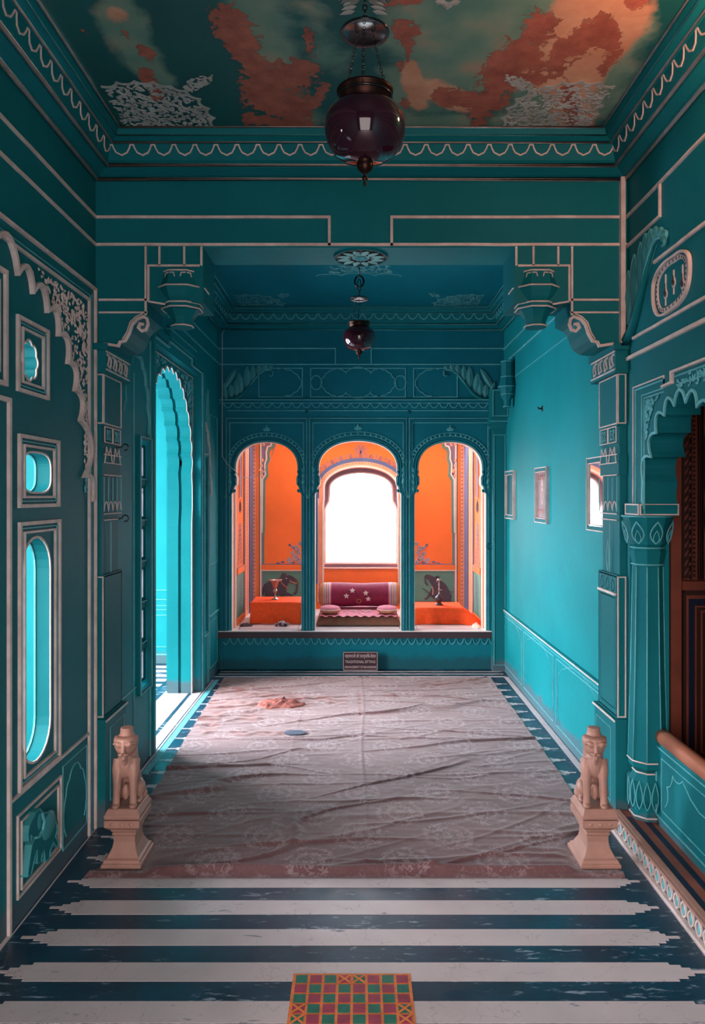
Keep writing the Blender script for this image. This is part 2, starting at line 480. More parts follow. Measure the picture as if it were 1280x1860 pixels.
def mandorla(mb, P, u, v, L, W, w, h, m, ang=PI / 2, d0=0):   # outlined leaf
    ca, sa = math.cos(ang), math.sin(ang); q = []
    for i in range(9):
        t = i / 8; q.append((t * L, W / 2 * math.sin(PI * t ** .8)))
    q += [(x, -y) for x, y in q[-2:0:-1]]
    mb.ribbon(P, [(u + x * ca - y * sa, v + x * sa + y * ca) for x, y in q], w, h, m, True, d0)
def lambrequin(mb, P, u0, u1, v, n, dep, w, h, m, d0=0):       # hanging scalloped border line
    per = (u1 - u0) / n; path = []
    for i in range(n):
        a = u0 + i * per
        path += [(a, v), (a + per * .16, v), (a + per * .20, v - dep * .30), (a + per * .32, v - dep * .75), (a + per * .58, v - dep),
                 (a + per * .84, v - dep * .75), (a + per * .96, v - dep * .30), (a + per, v)]
    mb.ribbon(P, path, w, h, m, False, d0)
# ================================================================== FLOOR
fl = MB()
fl.box(-3.4, XRB + .3, -1.3, YW + .4, -.06, 0, 'fl_blue')
def stripe(yc, hw, xl, xr, mb, seed):
    rnd = random.Random(seed); z = .0012
    e = []
    for sx, x in ((1, xr), (-1, xl)):
        st = [.0, .030, .055, .085]; pts = []
        a = [x - sx * .105, x - sx * .075, x - sx * .045, x]
        j = [rnd.uniform(-.008, .008) for _ in range(4)]
        hs = [hw, hw * .72, hw * .42, hw * .15]
        for k in range(4):
            pts.append((a[k] + j[k], hs[k]))
            if k < 3: pts.append((a[k + 1] - sx * .018, hs[k + 1])) if False else pts.append((a[k] + j[k], hs[k + 1]))
        side = [(p[0], p[1]) for p in pts] + [(p[0], -p[1]) for p in reversed(pts)]
        e.append(side)
    r, l = e
    poly = [(p[0], yc + p[1]) for p in r] + [(p[0], yc + p[1]) for p in reversed(l)]
    mb.prism(PF, poly, 0, z, 'fl_white', back=False)
for k in range(-22, 18):
    yc = 3.104 + (.1965 if k < 0 else .2032) * k
    if yc > 6.50: continue
    stripe(yc, .0495, (-1.215 if k < -1 else -1.20), (1.17 if yc < 3.7 else 1.262), fl, k)
# borders along the walls and the threshold of the side door
for x0, x1 in ((-1.262, -1.256), (1.205, 1.211)): fl.pbox(PF, x0, x1, -1.2, 3.6, 0, .0012, 'fl_white')
fl.pbox(PF, 1.285, 1.325, 3.92, 6.6, 0, .0012, 'fl_white')
for y in (6.60, 6.70, 6.79): fl.pbox(PF, -1.25, 1.30, y, y + .022, 0, .0015, 'line')
for a, b in ((-1.57, -1.372), (-1.342, -1.272)): fl.pbox(PF, a, b, 4.72, 6.12, 0, .0012, 'fl_white')
fl.pbox(PF, -1.262, -1.252, 4.3, 6.5, 0, .0012, 'fl_white')
fl.pbox(PF, -1.245, -1.205, 4.3, 6.5, 0, .0012, 'line2')
for k in range(16):
    y = 4.4 + .17 * k
    fl.pbox(PF, -3.1, -1.66, y, y + .085, 0, .0012, 'fl_white')
struct('floor', fl)

# inlaid colour tile panel
x0, y1_ = onZ(536, 1771, 0); x1, _ = onZ(742, 1771, 0)
tl = MB(); nw = 8; tw = (x1 - x0) / nw; y1_ = 2176 / 872; rows = 9
tl.box(x0 - .006, x1 + .006, y1_ - rows * tw * 1.0 - .006, y1_ + .006, 0.0012, .003, 'tile_o')
for r in range(rows):
    for c in range(nw):
        a = x0 + c * tw; b = y1_ - (r + 1) * tw; g = .0045
        k = 'tile_g' if (r + c) % 2 == 0 else 'tile_r'
        if (r, c) in ((2, 5),): k = 'tile_r'
        tl.box(a + g, a + tw - g, b + g, b + tw - g, .003, .0045, k)
        if (r, c) in ((0, 3), (0, 4), (3, 0), (4, 0), (3, 7), (4, 7), (7, 3), (7, 4)):
            tl.ribbon(PF, [(a, b), (a + tw, b + tw)], .007, .001, 'tile_o', False, .0045)
            tl.ribbon(PF, [(a + tw, b), (a, b + tw)], .007, .001, 'tile_o', False, .0046)
cx = (x0 + x1) / 2; cy = y1_ - .5 * rows * tw
tl.build('tile_panel', loc=(cx, cy, 0), label='chequered inlay of crimson and green tiles with orange joints in the striped floor', cat='tile panel')

# ================================================================== FRONT LEFT WALL
AY = 2.57
cusps = [(2.770, 2.425), (2.898, 2.391), (3.034, 2.350), (3.147, 2.277), (3.251, 2.178), (3.331, 2.070), (3.395, 1.942), (3.442, 1.686), (3.537, 1.571)]
def mirror(pts, c): return [(2 * c - u, v) for u, v in reversed(pts)]
def lobed(cu, cv, ru, rv, n, k, ph=0, m=6):
    pts = [(cu + ru * math.cos(ph + 2 * PI * i / n), cv + rv * math.sin(ph + 2 * PI * i / n)) for i in range(n + 1)]
    return scallop(pts, k, m, -1)[:-1]
def stadium(u0, u1, v0, v1, r=None, n=12, p=1.0):
    cu = (u0 + u1) / 2; hu = (u1 - u0) / 2; r = r or hu
    top = arc(cu, v1 - r, hu, r, 0, PI, n); bot = arc(cu, v0 + r, hu, r, PI, 2 * PI, n)
    return top + bot
def squircle(cu, cv, ru, rv, e=.62, n=36):
    f = lambda c: math.copysign(abs(c) ** e, c)
    return [(cu + ru * f(math.cos(2 * PI * i / n)), cv + rv * f(math.sin(2 * PI * i / n))) for i in range(n)]
h1 = lobed(2.882, 2.12, .070, .068, 8, .32, PI / 8)
h2 = squircle(2.955, 1.690, .133, .080)
h3 = stadium(2.812, 3.083, .555, 1.437)
w = MB()
shell = [(-1.3, 0), (3.62, 0), (3.62, ZC), (-1.3, ZC)]
mir = lambda h: [(2 * 2.25 - u, v) for u, v in reversed(h)]
w.prism(PL, shell, -.062, 0, 'teal', holes=[h1, h2, h3, mir(h1), mir(h2), mir(h3)])
for h, lw in ((h1, .007), (h2, .007), (h3, .009)):
    w.ribbon(PL, h, lw, .005, 'line', True)
    w.ribbon(Plane(lambda u, v, d: (XL - .066 + d, u, v)), h, .006, .008, 'line2', True)
def frame3(P, mb, u0, u1, v0, v1):
    mb.rect(P, u0, u1, v0, v1, .014, .012, 'line')
    mb.rect(P, u0 + .018, u1 - .018, v0 + .018, v1 - .018, .005, .007, 'line2')
    mb.rect(P, u0 + .040, u1 - .040, v0 + .034, v1 - .034, .009, .010, 'line')
frame3(PL, w, 2.782, 3.048, 1.995, 2.266); frame3(PL, w, 2.795, 3.157, 1.560, 1.824); frame3(PL, w, 2.797, 3.167, .497, 1.493)
for (u0, u1, v0, v1) in ((1.8, 2.685, 2.0, 2.40), (1.8, 2.712, .0, 1.945)): w.rect(PL, u0, u1, v0, v1, .017, .012, 'line')
w.rect(PL, 1.8, 2.64, 2.04, 2.36, .008, .008, 'line')
# the big cusped blind arch
full = [(AY, 2.455)] + cusps
A = scallop(full, .46, 9, 1)
full_m = mirror(full, AY)
w.ribbon(PL, A, .017, .020, 'line'); w.ribbon(PL, scallop(full_m, .46, 9, 1), .017, .020, 'line')
A2 = [(u + .012, v + .014) for u, v in A]
w.ribbon(PL, A2, .004, .006, 'line2')
sp = A + [(3.50, 1.50), (3.50, 2.50), (AY, 2.50)]
spg = [(2.93, 2.50), (3.04, 2.42), (3.16, 2.33), (3.27, 2.23), (3.35, 2.12), (3.42, 1.98), (3.465, 1.72), (3.505, 1.72), (3.505, 2.46), (3.42, 2.50)]
scatter_leaves(w, PL, spg, 420, .027, 'line', d=.006, seed=3)
scatter_leaves(w, PL, [(3.45, 1.55), (3.505, 1.60), (3.505, 1.75), (3.46, 1.72)], 18, .03, 'line2', d=.004, seed=5)
for u, v, L_, W_ in ((3.395, 2.315, .075, .035), (3.435, 2.24, .075, .035)): w.leaf(PL, u, v, PI / 2, L_, W_, .012, 'line')
for u, v in ((2.782, 2.455), (2.912, 2.43)): w.leaf(PL, u, v, PI / 2, .045, .02, .006, 'line')
# frame of the arch, frieze lines, uprights
w.ribbon(PL, [(0, 2.59), (3.60, 2.59), (3.60, .0)], .012, .014, 'line')
w.ribbon(PL, [(0, 2.545), (3.540, 2.545), (3.540, 0)], .004, .006, 'line2')
w.ribbon(PL, [(0, 2.52), (3.518, 2.52), (3.518, 0)], .011, .012, 'line')
w.ribbon(PL, [(3.565, 2.56), (3.565, 0)], .004, .004, 'line2')
for z in (2.811, 2.944): w.ribbon(PL, [(-1.2, z), (3.62, z)], .013, .008, 'line', wob=.002)
w.ribbon(PL, [(2.72, .484), (3.512, .484)], .011, .010, 'line')
w.rect(PL, 3.215, 3.498, .075, .436, .005, .004, 'line2')
w.rect(PL, 2.784, 3.188, .10, .405, .008, .008, 'line'); w.rect(PL, 2.815, 3.16, .12, .375, .006, .008, 'line')
cart = scallop([(3.25, .12), (3.25, .30), (3.29, .355), (3.355, .40), (3.42, .355), (3.465, .30), (3.465, .12)], .16, 6, 1)
w.ribbon(PL, cart, .005, .004, 'line2')
struct('wall_left', w)

# elephant relief in the dado panel
er = MB(); ex = lambda px, py: onX(px, py, XL)
body = [(40, 1500), (52, 1476), (60, 1469), (66, 1477), (74, 1476), (83, 1481), (90, 1492), (92, 1508), (89, 1520), (94, 1530), (94, 1538), (88, 1535), (85, 1530),
        (79, 1545), (78, 1558), (70, 1564), (68, 1545), (64, 1552), (62, 1566), (55, 1568), (55, 1545), (51, 1556), (44, 1588), (37, 1592), (41, 1560), (45, 1535), (50, 1524), (44, 1518), (43, 1530), (39, 1527), (38, 1512)]
bb = [ex(*p) for p in body]
er.prism(PL, bb, 0, .026, 'teal'); er.ribbon(PL, bb, .005, .029, 'leafp', True)  # paler outline paints the highlight on the relief into the colour
for px, py, r, s1, s2 in ((77, 1500, .062, 1.25, .9), (60, 1492, .038, .8, 1.2), (50, 1505, .022, .9, 1.2), (64, 1530, .020, .8, 2.2), (75, 1530, .02, .8, 2.0), (55, 1530, .02, .8, 2.0)):
    y, z = ex(px, py); er.ball((XL + .018, y, z), r, 'leafp', 14, 9, (.30, s1, s2))
er.ribbon(PL, [ex(*p) for p in ((63, 1478), (67, 1492), (64, 1508), (57, 1520), (50, 1522))], .008, .012, 'line2', False, .022)
er.ribbon(PL, [ex(*p) for p in ((88, 1480), (95, 1492), (96, 1498))], .008, .02, 'teal')
y, z = ex(65, 1585)
er.build('elephant_relief', loc=(XL, y, z), label='teal plaster elephant in relief low in the left wall dado panel', cat='relief')

# ================================================================== DIVIDING BEAM with scrolled haunches
LW = [(187, 448), (268, 448), (268, 573), (262, 575), (252, 580), (244, 590), (239, 604), (232, 617), (220, 625), (205, 627), (187, 627)]
wl = [onY(x, y, YB0) for x, y in LW]; wr = [onY(1303 - x, y, YB0) for x, y in LW]
zb = 2.803; zblk = onY(0, 549, YB0)[1]; zh = wl[-1][1]
xa = wl[1][0]; xb = onY(369, 0, YB0)[0]; xc = onY(934, 0, YB0)[0]; xd = wr[1][0]
poly = [(XL - .02, ZC), (XL - .02, zh)] + list(reversed(wl[2:]))  # left haunch underside, from the wall inwards
poly = [(XL - .02, ZC), (XL - .02, zh)] + [p for p in reversed(wl[2:-1])] + [(xa, zblk), (xb, zblk), (xb, zb), (xc, zb), (xc, zblk), (xd, zblk)] + [p for p in wr[2:-1]] + [(XRB + .05, zh), (XRB + .05, ZC)]
b = MB()
PBB = Plane(lambda u, v, d: (u, YB0 - d, v))
b.prism(PBB, poly, -(YB1 - YB0), 0, 'teal')
LN = .013
yl = [onY(0, y, YB0)[1] for y in (395, 447)]
b.ribbon(PB, [(XL, yl[0]), (onY(598, 0, YB0)[0], yl[0]), (onY(598, 0, YB0)[0], yl[1])], LN, .009, 'line', wob=.002)
b.ribbon(PB, [(XR, yl[0]), (onY(711, 0, YB0)[0], yl[0]), (onY(711, 0, YB0)[0], yl[1])], LN, .009, 'line', wob=.002)
b.ribbon(PB, [(XL, yl[1] + .006), (XR, yl[1] + .006)], LN, .009, 'line', wob=.002)
def both(f):
    f(lambda x, y: onY(x, y, YB0)); f(lambda x, y: onY(1303 - x, y, YB0))
def deco(q):
    L = lambda pts, w_=.010, h=.008, m='line': b.ribbon(PB, [q(*p) for p in pts], w_, h, m)
    L([(265, 448), (265, 573)]); L([(270, 548), (270, 483), (363, 483)])
    L([(290, 448), (290, 483)]); L([(335, 448), (335, 483)]); L([(366, 448), (366, 483)])
    L([(180, 545), (268, 545)]); L([(180, 568), (268, 568)], .008)
    L([(190, 625), (216, 629), (219, 622), (228, 620), (236, 606), (241, 590), (250, 580), (262, 576), (268, 580), (270, 590), (266, 600), (258, 602), (252, 596), (255, 589), (262, 590)], .012, .014)
    L([(223, 617), (231, 604), (237, 586), (247, 576), (260, 570)], .006)
    L([(270, 548), (300, 553)], .008)
both(deco)
b.box(xb, xc, YB0 + .004, YB1 - .002, zb - .003, zb + .01, 'teal_lit')  # thin lighter skin: bounced light on the soffit put into the colour
# vertical cable-like moulding in the right corner
b.ribbon(PB, [(1.272, 3.13), (1.272, 2.32)], .022, .03, 'line')
PBk = Plane(lambda u, v, d: (u, YB1 + d, v))
for z in (2.811, 2.944): b.ribbon(PBk, [(XLB, z), (XRB, z)], .012, .006, 'line2')
struct('wall_beam', b)

# hanging pendant bosses under the haunch blocks
def pendant(cx, label):
    o = thing('pendant_boss', (cx, YB0 + .075, 2.425), label, 'corbel')
    m = MB(); oc = dict(seg=8, rot=PI / 8, smooth=False); c = (cx, YB0 + .075, 2.425)
    prof = [(.0, 0), (.052, 0), (.054, .012), (.048, .016), (.060, .05), (.080, .078), (.084, .082), (.098, .086), (.098, .112), (.092, .116), (.108, .135), (.124, .165), (.128, .185), (.123, .195), (.112, .235), (.108, .262), (.0, .262)]
    m.lathe(prof, c, 'teal', **oc); m.build('boss', o)
    m = MB()
    for r, z in ((.054, .008), (.100, .088), (.100, .110), (.130, .183), (.110, .258)):
        m.tube([(cx + (r + .001) * math.cos(PI / 8 + PI / 4 * k), YB0 + .075 + (r + .001) * math.sin(PI / 8 + PI / 4 * k), 2.425 + z) for k in range(8)], .0042, 'line', 6, True)
    for k in range(8):
        a = PI / 4 * k; 
        for rr, z0, s in ((.100, .258, .045), (.093, .110, .03)):
            q = []
            for t, dz in ((-1, 0), (-.45, 0), (-.4, -.3), (0, -1), (.4, -.3), (.45, 0), (1, 0)):
                w2 = rr * math.tan(PI / 8) * .95 * t
                q.append((cx + rr * math.cos(a) * 1.03 - w2 * math.sin(a), YB0 + .075 + rr * math.sin(a) * 1.03 + w2 * math.cos(a), 2.425 + z - .012 + dz * s))
            m.tube(q, .0035, 'line', 5)
    m.build('boss_trim', o)
pendant(onY(328, 0, YB0 + .04)[0], 'octagonal teal pendant boss under the left end of the ceiling beam')
pendant(onY(975, 0, YB0 + .04)[0], 'octagonal teal pendant boss under the right end of the ceiling beam')

# carved rosette on the underside of the beam
cx, cy = .014, 3.765
o = thing('ceiling_rosette', (cx, cy, zb), 'round carved star rosette on the underside of the ceiling beam', 'rosette')
PU = Plane(lambda u, v, d: (u, v, zb - d))
m = MB(); ring = [(cx + .132 * math.cos(2 * PI * i / 32), cy + .132 * math.sin(2 * PI * i / 32)) for i in range(32)]
m.prism(PU, ring, 0, .006, 'dark'); m.ribbon(PU, ring, .008, .012, 'teal', True); m.build('disc', o)
for k in range(12):
    a = 2 * PI * k / 12 + PI / 12; m = MB()
    m.leaf(PU, cx + .048 * math.cos(a), cy + .048 * math.sin(a), a, .078, .036, .009, 'plaster_w', .006); m.build('petal', o)
m = MB(); m.prism(PU, [(cx + .044 * math.cos(2 * PI * i / 24), cy + .044 * math.sin(2 * PI * i / 24)) for i in range(24)], .006, .010, 'plaster_w')
for k in range(6): m.leaf(PU, cx, cy, 2 * PI * k / 6, .040, .026, .006, 'line2', .010)
m.build('hub', o)

# ================================================================== PILASTERS carrying the beam
def pilaster(s, label):
    q = (lambda x: -x) if s < 0 else (lambda x: x)
    wx = XLB if s < 0 else XRB
    X1 = -1.232 if s < 0 else 1.256
    o = thing('pilaster', (X1, 3.76, 0), label, 'pilaster')
    S = 1 if s < 0 else -1                      # direction towards the middle of the room
    PS = planeX(X1, S)                          # inner side face
    def blk(mb, ins, y0, y1, z0, z1, m='teal'): mb.box(wx, X1 + S * ins, y0, y1, z0, z1, m)
    m = MB(); blk(m, .0, 3.62, 3.90, 1.94, 2.19); blk(m, -.012, 3.63, 3.88, 1.214, 1.94); blk(m, .004, 3.62, 3.90, .519, 1.214)
    # stacked bands on the shaft
    blk(m, -.006, 3.622, 3.89, 1.845, 1.855); blk(m, -.004, 3.62, 3.895, 1.70, 1.80)
    for f, uu in (('s', None), ('f', None)):
        if f == 's': P, u0, u1 = PS, 3.63, 3.89
        else:
            P = planeY(3.62); u0, u1 = sorted((X1, X1 - S * .036))
        e = 0 if f == 's' else .0
        L = lambda a, b_, z0, z1, w_=.005, m_='line': m.rect(P, a, b_, z0, z1, w_, .004, m_, e)
        L(u0, u1, 1.95, 2.185, .006)
        L(u0, u1, .53, 1.205, .006)
        if f == 's':
            L(u0 + .01, (u0 + u1) / 2 - .005, 1.86, 1.935); L((u0 + u1) / 2 + .005, u1 - .01, 1.86, 1.935)
            for cu in ((u0 * 3 + u1) / 4, (u0 + 3 * u1) / 4):
                for k in range(4): mandorla(m, P, cu, 1.898, .034, .02, .004, .004, 'line2', PI / 4 + k * PI / 2)
            for cu in ((u0 * 3 + u1) / 4, (u0 + 3 * u1) / 4):
                m.ribbon(P, [(cu - .055, 1.76), (cu - .03, 1.835), (cu, 1.80), (cu + .03, 1.835), (cu + .055, 1.76)], .005, .004, 'line')
            for z in (1.70, 1.76, 1.80): m.ribbon(P, [(u0, z), (u1, z)], .005, .005, 'line')
            for k in range(5):
                a = u0 + (u1 - u0) * k / 4; m.ribbon(P, [(a, 1.52), (a, 1.69)], .004, .004, 'line2')
            m.ribbon(P, scallop([(u0 + (u1 - u0) * k / 4, 1.525) for k in range(5)], .7, 6, 1), .005, .004, 'line')
            m.ribbon(P, [(u0, 1.48), (u1, 1.48)], .005, .004, 'line'); m.ribbon(P, [(u0, 1.51), (u1, 1.51)], .005, .004, 'line')
            m.ribbon(P, [(u0 + .1, 1.22), (u0 + .1, 1.47)], .004, .004, 'line2')
            if s > 0:
                L(u0 + .025, u1 - .025, .56, 1.10, .004, 'line2'); m.ribbon(P, [(u0, 1.12), (u1, 1.12)], .012, .014, 'line')
                for k in range(3): mandorla(m, P, u0 + .05 + .08 * k, 1.13, .06, .05, .005, .004, 'line2')
                mandorla(m, P, (u0 + u1) / 2, 1.22, .16, .035, .004, .004, 'line2')
            else: m.ribbon(P, [((u0 + u1) / 2 + .03, .53), ((u0 + u1) / 2 + .03, 1.2)], .003, .003, 'line2')
    m.build('shaft', o)
    m = MB(); blk(m, .020, 3.60, 3.98, 2.19, 2.205); blk(m, .016, 3.605, 3.97, 2.205, 2.30); blk(m, .028, 3.59, 3.99, 2.30, 2.332)
    P2 = planeX(X1 + S * .016, S)
    m.ribbon(P2, [(3.61, 2.295), (3.97, 2.295)], .008, .006, 'line'); m.ribbon(P2, [(3.61, 2.208), (3.97, 2.208)], .008, .006, 'line')
    for k in range(4):
        a = 3.64 + .085 * k
        m.ribbon(P2, [(a - .02, 2.282), (a + .012, 2.278), (a + .006, 2.25), (a - .012, 2.232), (a + .03, 2.222), (a + .042, 2.26), (a + .03, 2.28)], .007, .006, 'line')
    m.build('capital', o)
    m = MB(); blk(m, .014, 3.61, 3.93, 0, .505); blk(m, .020, 3.60, 3.94, .505, .520)
    P3 = planeX(X1 + S * .020, S); m.ribbon(P3, [(3.60, .513), (3.94, .513)], .010, .004, 'line')
    P3 = planeX(X1 + S * .014, S); m.rect(P3, 3.68, 3.90, .10, .46, .003, .003, 'line2')
    m.build('base', o)
pilaster(-1, 'teal pilaster with pale outlines carrying the left end of the beam')
pilaster(1, 'teal pilaster with pale outlines carrying the right end of the beam')

# ================================================================== CORNICES
def cornice(name, x0, x1, y0, y1, LM='line'):
    mb = MB()
    prof = [(-.004, 3.128), (.03, 3.135), (.070, 3.155), (.078, 3.172), (.090, 3.180), (.105, 3.25), (.120, 3.256), (.150, 3.272), (.165, ZC + .002)]
    loop = lambda c, z: [(x0 + c, y0 + c, z), (x1 - c, y0 + c, z), (x1 - c, y1 - c, z), (x0 + c, y1 - c, z)]
    for (c0, z0), (c1, z1) in zip(prof, prof[1:]):
        mb.add(loop(c0, z0) + loop(c1, z1), [(i, (i + 1) % 4, (i + 1) % 4 + 4, i + 4) for i in range(4)], 'teal')
    def lineat(c, z, w_, m):
        l = [Vector(p) for p in loop(c, z)]
        mb.tube(l, w_, m, 6, True)
    for c, z, w_, m in ((.012, 3.124, .011, LM), (.084, 3.160, .010, LM), (.120, 3.251, .006, LM), (.150, 3.270, .004, 'line2'), (.170, 3.298, .006, LM)):
        lineat(c, z, w_, m)
    c = .100
    for P, a, b_ in ((Plane(lambda u, v, d: (u, y1 - c - d + (3.24 - v) * .18, v)), x0 + c, x1 - c), (Plane(lambda u, v, d: (x0 + c + d - (3.24 - v) * .18, u, v)), y0 + c, y1 - c), (Plane(lambda u, v, d: (x1 - c - d + (3.24 - v) * .18, u, v)), y0 + c, y1 - c)):
        lambrequin(mb, P, a, b_, 3.246, int((b_ - a) / .098), .045, .006, .008, LM, -.002)
    mb.build(name, kind='structure', fix=False)
cornice('trim_1', XL, XR, -1.2, YB0)
cornice('trim_2', XLB, XRB, YB1, YW, 'line2')

# ================================================================== CEILINGS
def soft(px, py, blobs):
    s = 0
    for b_ in blobs:
        x0, y0, x1, y1, r = b_[:5]; k = b_[5] if len(b_) > 5 else 1
        dx, dy = x1 - x0, y1 - y0; L2 = dx * dx + dy * dy
        t = 0 if L2 == 0 else max(0, min(1, ((px - x0) * dx + (py - y0) * dy) / L2))
        d = math.hypot(px - x0 - t * dx, py - y0 - t * dy)
        s = max(s, k * max(0, 1 - d / (r * 2.3)))
    return s
# the flaked areas, surveyed on the ceiling (converted to metres below)
peel = [(405, 30, 445, 95, 22), (445, 95, 480, 150, 20), (470, 150, 540, 130, 26), (480, 170, 530, 200, 34), (545, 115, 570, 125, 12), (560, 50, 565, 95, 9), (455, 215, 560, 228, 10), (590, 160, 570, 190, 9),
        (735, 50, 738, 68, 17), (745, 85, 740, 105, 8), (735, 110, 730, 118, 8), (985, 45, 920, 110, 24), (920, 110, 900, 165, 26), (900, 165, 870, 205, 20), (870, 205, 865, 225, 9), (965, 100, 975, 115, 12), (925, 155, 975, 140, 12),
        (1085, 60, 1040, 90, 20), (1100, 40, 1110, 90, 16), (1020, 90, 1010, 120, 14), (1150, 5, 1165, 0, 12), (1125, 90, 1095, 125, 10), (700, 5, 760, 0, 8), (255, 85, 275, 100, 9), (265, 135, 285, 175, 9), (225, 60, 235, 70, 6), (735, 185, 735, 190, 8), (800, 175, 860, 180, 12),
        (1030, 165, 1040, 215, 12)]
pale = [(215, 15, 235, 60, 30, .9), (235, 60, 290, 150, 22, .75), (460, 0, 500, 90, 45, .8), (520, 150, 560, 220, 25, .7), (560, 10, 600, 100, 40, .55), (760, 20, 780, 110, 60), (820, 10, 900, 60, 70), (820, 100, 760, 170, 50), (900, 0, 960, 40, 60), (870, 130, 890, 90, 40), (700, 20, 720, 60, 40, .7),
        (740, 222, 840, 222, 14), (960, 10, 1050, 10, 60), (960, 150, 900, 220, 30, .5), (1060, 120, 1000, 180, 60), (1130, 60, 1060, 180, 50)]
warm = [(745, 120, 760, 190, 16, .9), (790, 165, 850, 190, 18, .9), (1080, 20, 1040, 120, 50, 1.1), (1120, 0, 1090, 60, 50, 1.1), (1030, 130, 1050, 220, 32, .9), (950, 120, 930, 150, 16, .6), (205, 20, 225, 25, 14, .6)]
def dense_ceiling(name, x0, x1, y0, y1, nx, ny, paint):
    vs = []; att = {'peel': [], 'pale': [], 'warm': []}
    for j in range(ny + 1):
        y = y0 + (y1 - y0) * j / ny
        for i in range(nx + 1):
            x = x0 + (x1 - x0) * i / nx; vs.append((x, y, ZC))
            if paint and y > 2.0:
                px = VX + FOC * x / y; py = VY - FOC * (ZC - EYE) / y
                att['peel'].append(soft(px, py, peel)); att['pale'].append(soft(px, py, pale)); att['warm'].append(soft(px, py, warm))
            else:
                for k in att: att[k].append(0)
    fs = [(j * (nx + 1) + i, (j + 1) * (nx + 1) + i, (j + 1) * (nx + 1) + i + 1, j * (nx + 1) + i + 1) for j in range(ny) for i in range(nx)]
    mb = MB(); mb.add(vs, fs, 'ceil'); o = mb.build(name, kind='structure', fix=False)
    for k in att:
        a = o.data.attributes.new(k, 'FLOAT', 'POINT'); a.data.foreach_set('value', att[k])
    return o
cl = dense_ceiling('ceiling', XL - .05, XR + .2, -1.3, YB0 + .02, 110, 200, True)
slab = MB(); slab.box(-3.45, XRB + 2.0, -1.4, YW + .12, ZC + .004, ZC + .12, 'teal_d'); struct('ceiling_slab', slab)
cb = MB(); cb.box(XLB - .05, XRB + .05, YB1 - .01, YW + .05, ZC, ZC + .003, 'teal_glow'); struct('ceiling_rear', cb)

# painted lace fans in the ceiling corners
def fan(P, conv, pts, base, sprig, n, seed, flip=None, L=.045, lm='lace'):
    mb = MB(); fx = (lambda p: (flip - p[0], p[1])) if flip else (lambda p: p)
    cv = lambda l: [conv(*fx(p)) for p in l]
    edge = scallop(cv(pts), .22, 7, (1 if not flip else -1))
    poly = edge + cv(base)
    mb.ribbon(P, edge, .014, .002, lm)
    scatter_leaves(mb, P, poly, n, L, lm, d=.0025, seed=seed)
    scatter_leaves(mb, P, cv(sprig), n // 7, L * .9, lm, d=.0025, seed=seed + 1)
    return mb
cz = lambda x, y: onZ(x, y, ZC)
pts = [(183, 157), (212, 150), (244, 148), (278, 149), (310, 157), (338, 165), (362, 180), (378, 197), (388, 214), (394, 234)]
sprig = [(325, 160), (342, 143), (362, 136), (388, 134), (386, 150), (366, 160), (350, 168)]
fan(PC, cz, pts, [(228, 234)], sprig, 560, 11, None, .030).build('lace_fan', label='painted white lace fan in the left corner of the front ceiling', cat='ceiling painting')
fan(PC, cz, pts, [(228, 234)], sprig, 560, 12, 1300, .030).build('lace_fan', label='painted white lace fan, partly flaked, in the right corner of the front ceiling', cat='ceiling painting')
cz2 = cz
pts2 = [(424, 536), (445, 534), (468, 535), (490, 538), (508, 544), (518, 550), (522, 558)]
spr2 = [(498, 536), (510, 532), (527, 531), (525, 538), (510, 542)]
fan(PC, cz2, pts2, [(436, 558)], spr2, 300, 13, None, .03, 'lace_b').build('lace_fan', label='pale lace fan in the left far corner of the rear ceiling', cat='ceiling painting')
fan(PC, cz2, pts2, [(436, 558)], spr2, 300, 14, 1303, .03, 'lace_b').build('lace_fan', label='pale lace fan in the right far corner of the rear ceiling', cat='ceiling painting')
mb = MB(); cen = [(590, 484), (592, 500), (650, 497), (722, 500), (716, 484), (722, 470), (590, 470)]
mb.ribbon(PC, scallop([cz2(*p) for p in ((575, 501), (594, 498), (620, 500), (650, 496), (680, 500), (712, 498), (728, 502))], .2, 5, -1), .014, .002, 'lace_b')
scatter_leaves(mb, PC, [cz2(*p) for p in ((596, 470), (594, 497), (650, 494), (714, 497), (710, 470))], 260, .04, 'lace_b', d=.0025, seed=15)
mb.build('lace_medallion', label='pale lace medallion on the rear ceiling above the small lantern', cat='ceiling painting')
mb = MB()
for k in range(4):
    sg = 1 if k % 2 else -1
    for j in range(5): mb.leaf(PC, .02 + sg * .012 * (j + 1), 2.565 - .022 * j - .0, PI / 2 + sg * (.95 - .1 * j) * -1, .075, .03, .003, 'lace')
for sg in (-1, 1):
    for j in range(6): mb.leaf(PC, .02 + sg * .006 * j, 2.50 + .026 * j, PI / 2 - sg * 1.2, .06, .026, .003, 'lace')
mb.build('lace_flower', loc=(.02, 2.55, ZC), label='pale painted leaf spray on the front ceiling behind the large lantern hook', cat='ceiling painting'); mb = MB()
for j in range(4): mb.leaf(PC, onZ(815, 3, ZC)[0] - .05 + .03 * j, 2.578, .3 + .8 * j, .05, .03, .003, 'lace')
mb.build('lace_flower', loc=(.31, 2.578, ZC), label='small pale leaf scrap on the front ceiling right of the large lantern', cat='ceiling painting')
FILL0, FILL1 = 7.66, 8.02  # extent of the unseen ceiling opening added to brighten the alcove
